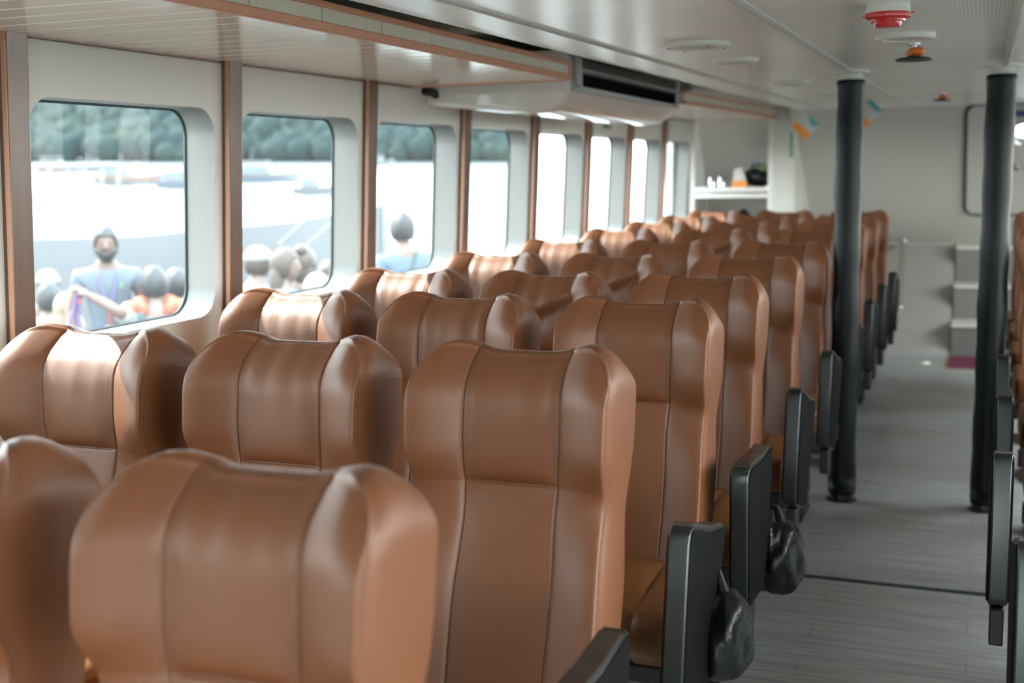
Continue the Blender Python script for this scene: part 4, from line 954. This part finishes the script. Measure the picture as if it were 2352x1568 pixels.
    if cap:
        cm = MB(); vs = []
        for i in range(9):
            th = PI * .5 * i / 8
            for k in range(28):
                ph = 2 * PI * k / 28; vs.append(hc + Vector((.096 * math.sin(th) * math.cos(ph), .004 + .115 * math.sin(th) * math.sin(ph), .022 + .115 * math.cos(th))))
        cm.add(vs, [(i * 28 + k, i * 28 + (k + 1) % 28, (i + 1) * 28 + (k + 1) % 28, (i + 1) * 28 + k) for i in range(8) for k in range(28)])
        co = cm.build('cap', CL[cap], e, sharp=0); co.modifiers.new('thick', 'SOLIDIFY').thickness = .006
        br = [(.085 * math.cos(PI + PI * k / 12), -.075 + .11 * math.sin(PI + PI * k / 12)) for k in range(13)]
        MB().prism(br, .022, .028, lambda u, v, t: hc + Vector((u, v, t + .12 * (v + .075) * .5))).build('cap_brim', CL[cap], e, bevel=.002)
    for f in extra: f(e, hc, sh, A)
    e.rotation_euler = (tilt, 0, yaw)
    R_ = Matrix.Rotation(yaw, 3, 'Z') @ Matrix.Rotation(tilt, 3, 'X'); e.location = Vector(top) - R_ @ Vector((0, -.015, T + (.02 if cap else .012)))
    if sit:
        l = D.objects['open_launch']; MB().box(-.3, .3, -.18, .18, -.42, 0).build('thwart', M['deck'], l, bevel=.01).location = e.location + Vector((0, 0, .46 - .10)) - l.location
    return e
def lanyard(e, hc, sh, A):
    for s_, m_ in ((-1, M['strap_purple']), (1, M['strap_purple'])):
        MB().tube([(s_ * .055, .05, sh + .06), (s_ * .065, -.03, sh + .04), (s_ * .055, -.105, sh - .05), (s_ * .03, -.145, sh - .16), (.004 * s_, -.150, sh - .24)], .007, 8).build('lanyard', m_, e)
    MB().tube([(0, -.15, sh - .235), (0, -.152, sh - .36)], .011, 8).build('lanyard_clip', M['strap_red'], e)
    MB().box(-.035, .035, -.158, -.153, sh - .47, sh - .37).build('badge', M['card'], e, bevel=.003)
def logo(e, hc, sh, A):
    MB().prism([(-.5, -.6), (-.2, -.6), (.1, .0), (.0, -.6), (.4, -.6), (.6, .6), (.3, .6), (.1, .1), (.2, .6), (-.2, .6)], -.134, -.128, lambda u, v, t: (.085 + u * .035, t + .012 * abs(u), sh - .09 + v * .035)).build('chest_logo', M['logo_green'], e, smooth=False)
def vest(e, hc, sh, A):
    for s_ in (-1, 1):
        MB().tube([(s_ * .075, .09, sh + .00), (s_ * .10, .04, sh + .08), (s_ * .125, -.03, sh + .05), (s_ * .11, -.12, sh - .06), (s_ * .10, -.145, sh - .25)], [.035, .055, .060, .055, .05], 14).build('life_vest_collar', M['vest_orange'], e, sharp=0)
        MB().ell((s_ * .165, .04, sh + .04), (.075, .05, .055), 16, 10).build('life_vest_flap', M['vest_orange'], e, sharp=0)
def backstrap(e, hc, sh, A):
    MB().tube([(-.13, -.10, sh - .02), (-.11, -.01, sh + .065), (-.06, .09, sh + .02), (.02, .135, sh - .12), (.12, .14, sh - .30), (.17, .09, sh - .42)], .014, 8).build('shoulder_strap', M['gasket'], e)
def pack(e, hc, sh, A):
    MB().tube([(.09, -.08, sh + .0), (.10, .0, sh + .065), (.10, .11, sh + .0), (.10, .145, sh - .2)], .022, 8).build('backpack_strap', CL['teal'], e)
def held(e, hc, sh, A):
    p = A[1][2] + (A[1][2] - A[1][1]).normalized() * .085
    for k, (dx, dz, m_) in enumerate(((.10, -.30, M['strap_purple']), (.02, -.34, M['strap_purple']), (.0, -.10, M['strap_red']))):
        MB().tube([p + Vector((0, 0, .02)), p + Vector((dx * .4, -.02, dz * .5)), p + Vector((dx, .02, dz))], .010, 8).build('held_strap', m_, e)
AW = 0.695
def top(px, py, y): return on_y(px, py, y)
person(top(240, 519, 6.9), AW, False, 'tan', 'bluegrey', 'black', 'bearded person standing in a grey-blue T-shirt with lanyard, outside the near window', 'beard', extra=(lanyard, logo), sleeve=.3, trousers='beige', tilt=0.0)
def to_local(tp, yaw, q):
    R_ = Matrix.Rotation(yaw, 3, 'Z'); loc = Vector(tp) - R_ @ Vector((0, -.015, 1.272)); v = R_.inverted() @ (Vector(q) - loc); return (v.x, v.y, v.z - .95)
T2 = top(352, 612, 6.9); ELB, WRI = to_local(T2, AW + PI, on_y(272, 716, 6.62)), to_local(T2, AW + PI, on_y(207, 678, 6.52))
person(top(352, 612, 6.9), AW + PI, True, 'fair', 'white', 'black', 'person from behind in an orange life vest collar, one arm raised holding straps', arms={1: (ELB, WRI)}, extra=(vest, pack, held), sleeve=.5)
person(top(404, 616, 7.6), AW + PI + .4, True, 'tan', 'sand', 'black', 'dark-haired person at the lower right corner of the near window, behind the orange collar')
person(top(112, 650, 7.3), AW + PI - .5, True, 'fair', 'white', 'black', 'dark-haired person with one ear showing, at the lower left corner of the near window')
person(top(150, 673, 7.0), AW + PI + .1, True, 'fair', 'white', 'blond', 'long-haired blond person seen from behind at the bottom of the near window', 'long')
person(top(108, 617, 7.9), AW + PI - .2, True, 'tan', 'white', 'black', 'person in a pale cap at the left edge of the near window', cap='white')
person(top(592, 562, 7.6), AW + PI / 2 + .5, True, 'fair', 'lightblue', 'brown', 'person in white cap and pale blue top, lower left of second window', cap='white')
person(top(655, 570, 7.4), AW + 1.2, True, 'fair', 'blue', 'brown', 'person with long brown hair in a blue top, middle of the second window', 'long')
person(top(697, 566, 7.8), AW + PI - .3, True, 'fair', 'sand', 'brown', 'brown-haired person with a bun, turned away, in the second window', 'bun')
person(top(728, 624, 6.9), AW + PI, True, 'fair', 'white', 'brown', 'person in pale grey cap, lower right corner of the second window', cap='sand')
person(top(756, 598, 8.0), AW + PI, True, 'tan', 'white', 'brown', 'dark-haired person half hidden at the right edge of the second window')
person(top(922, 487, 8.0), AW + PI + .25, False, 'fair', 'blue', 'black', 'person from behind in blue shirt with dark shoulder strap, in third window', extra=(backstrap,), sleeve=1)
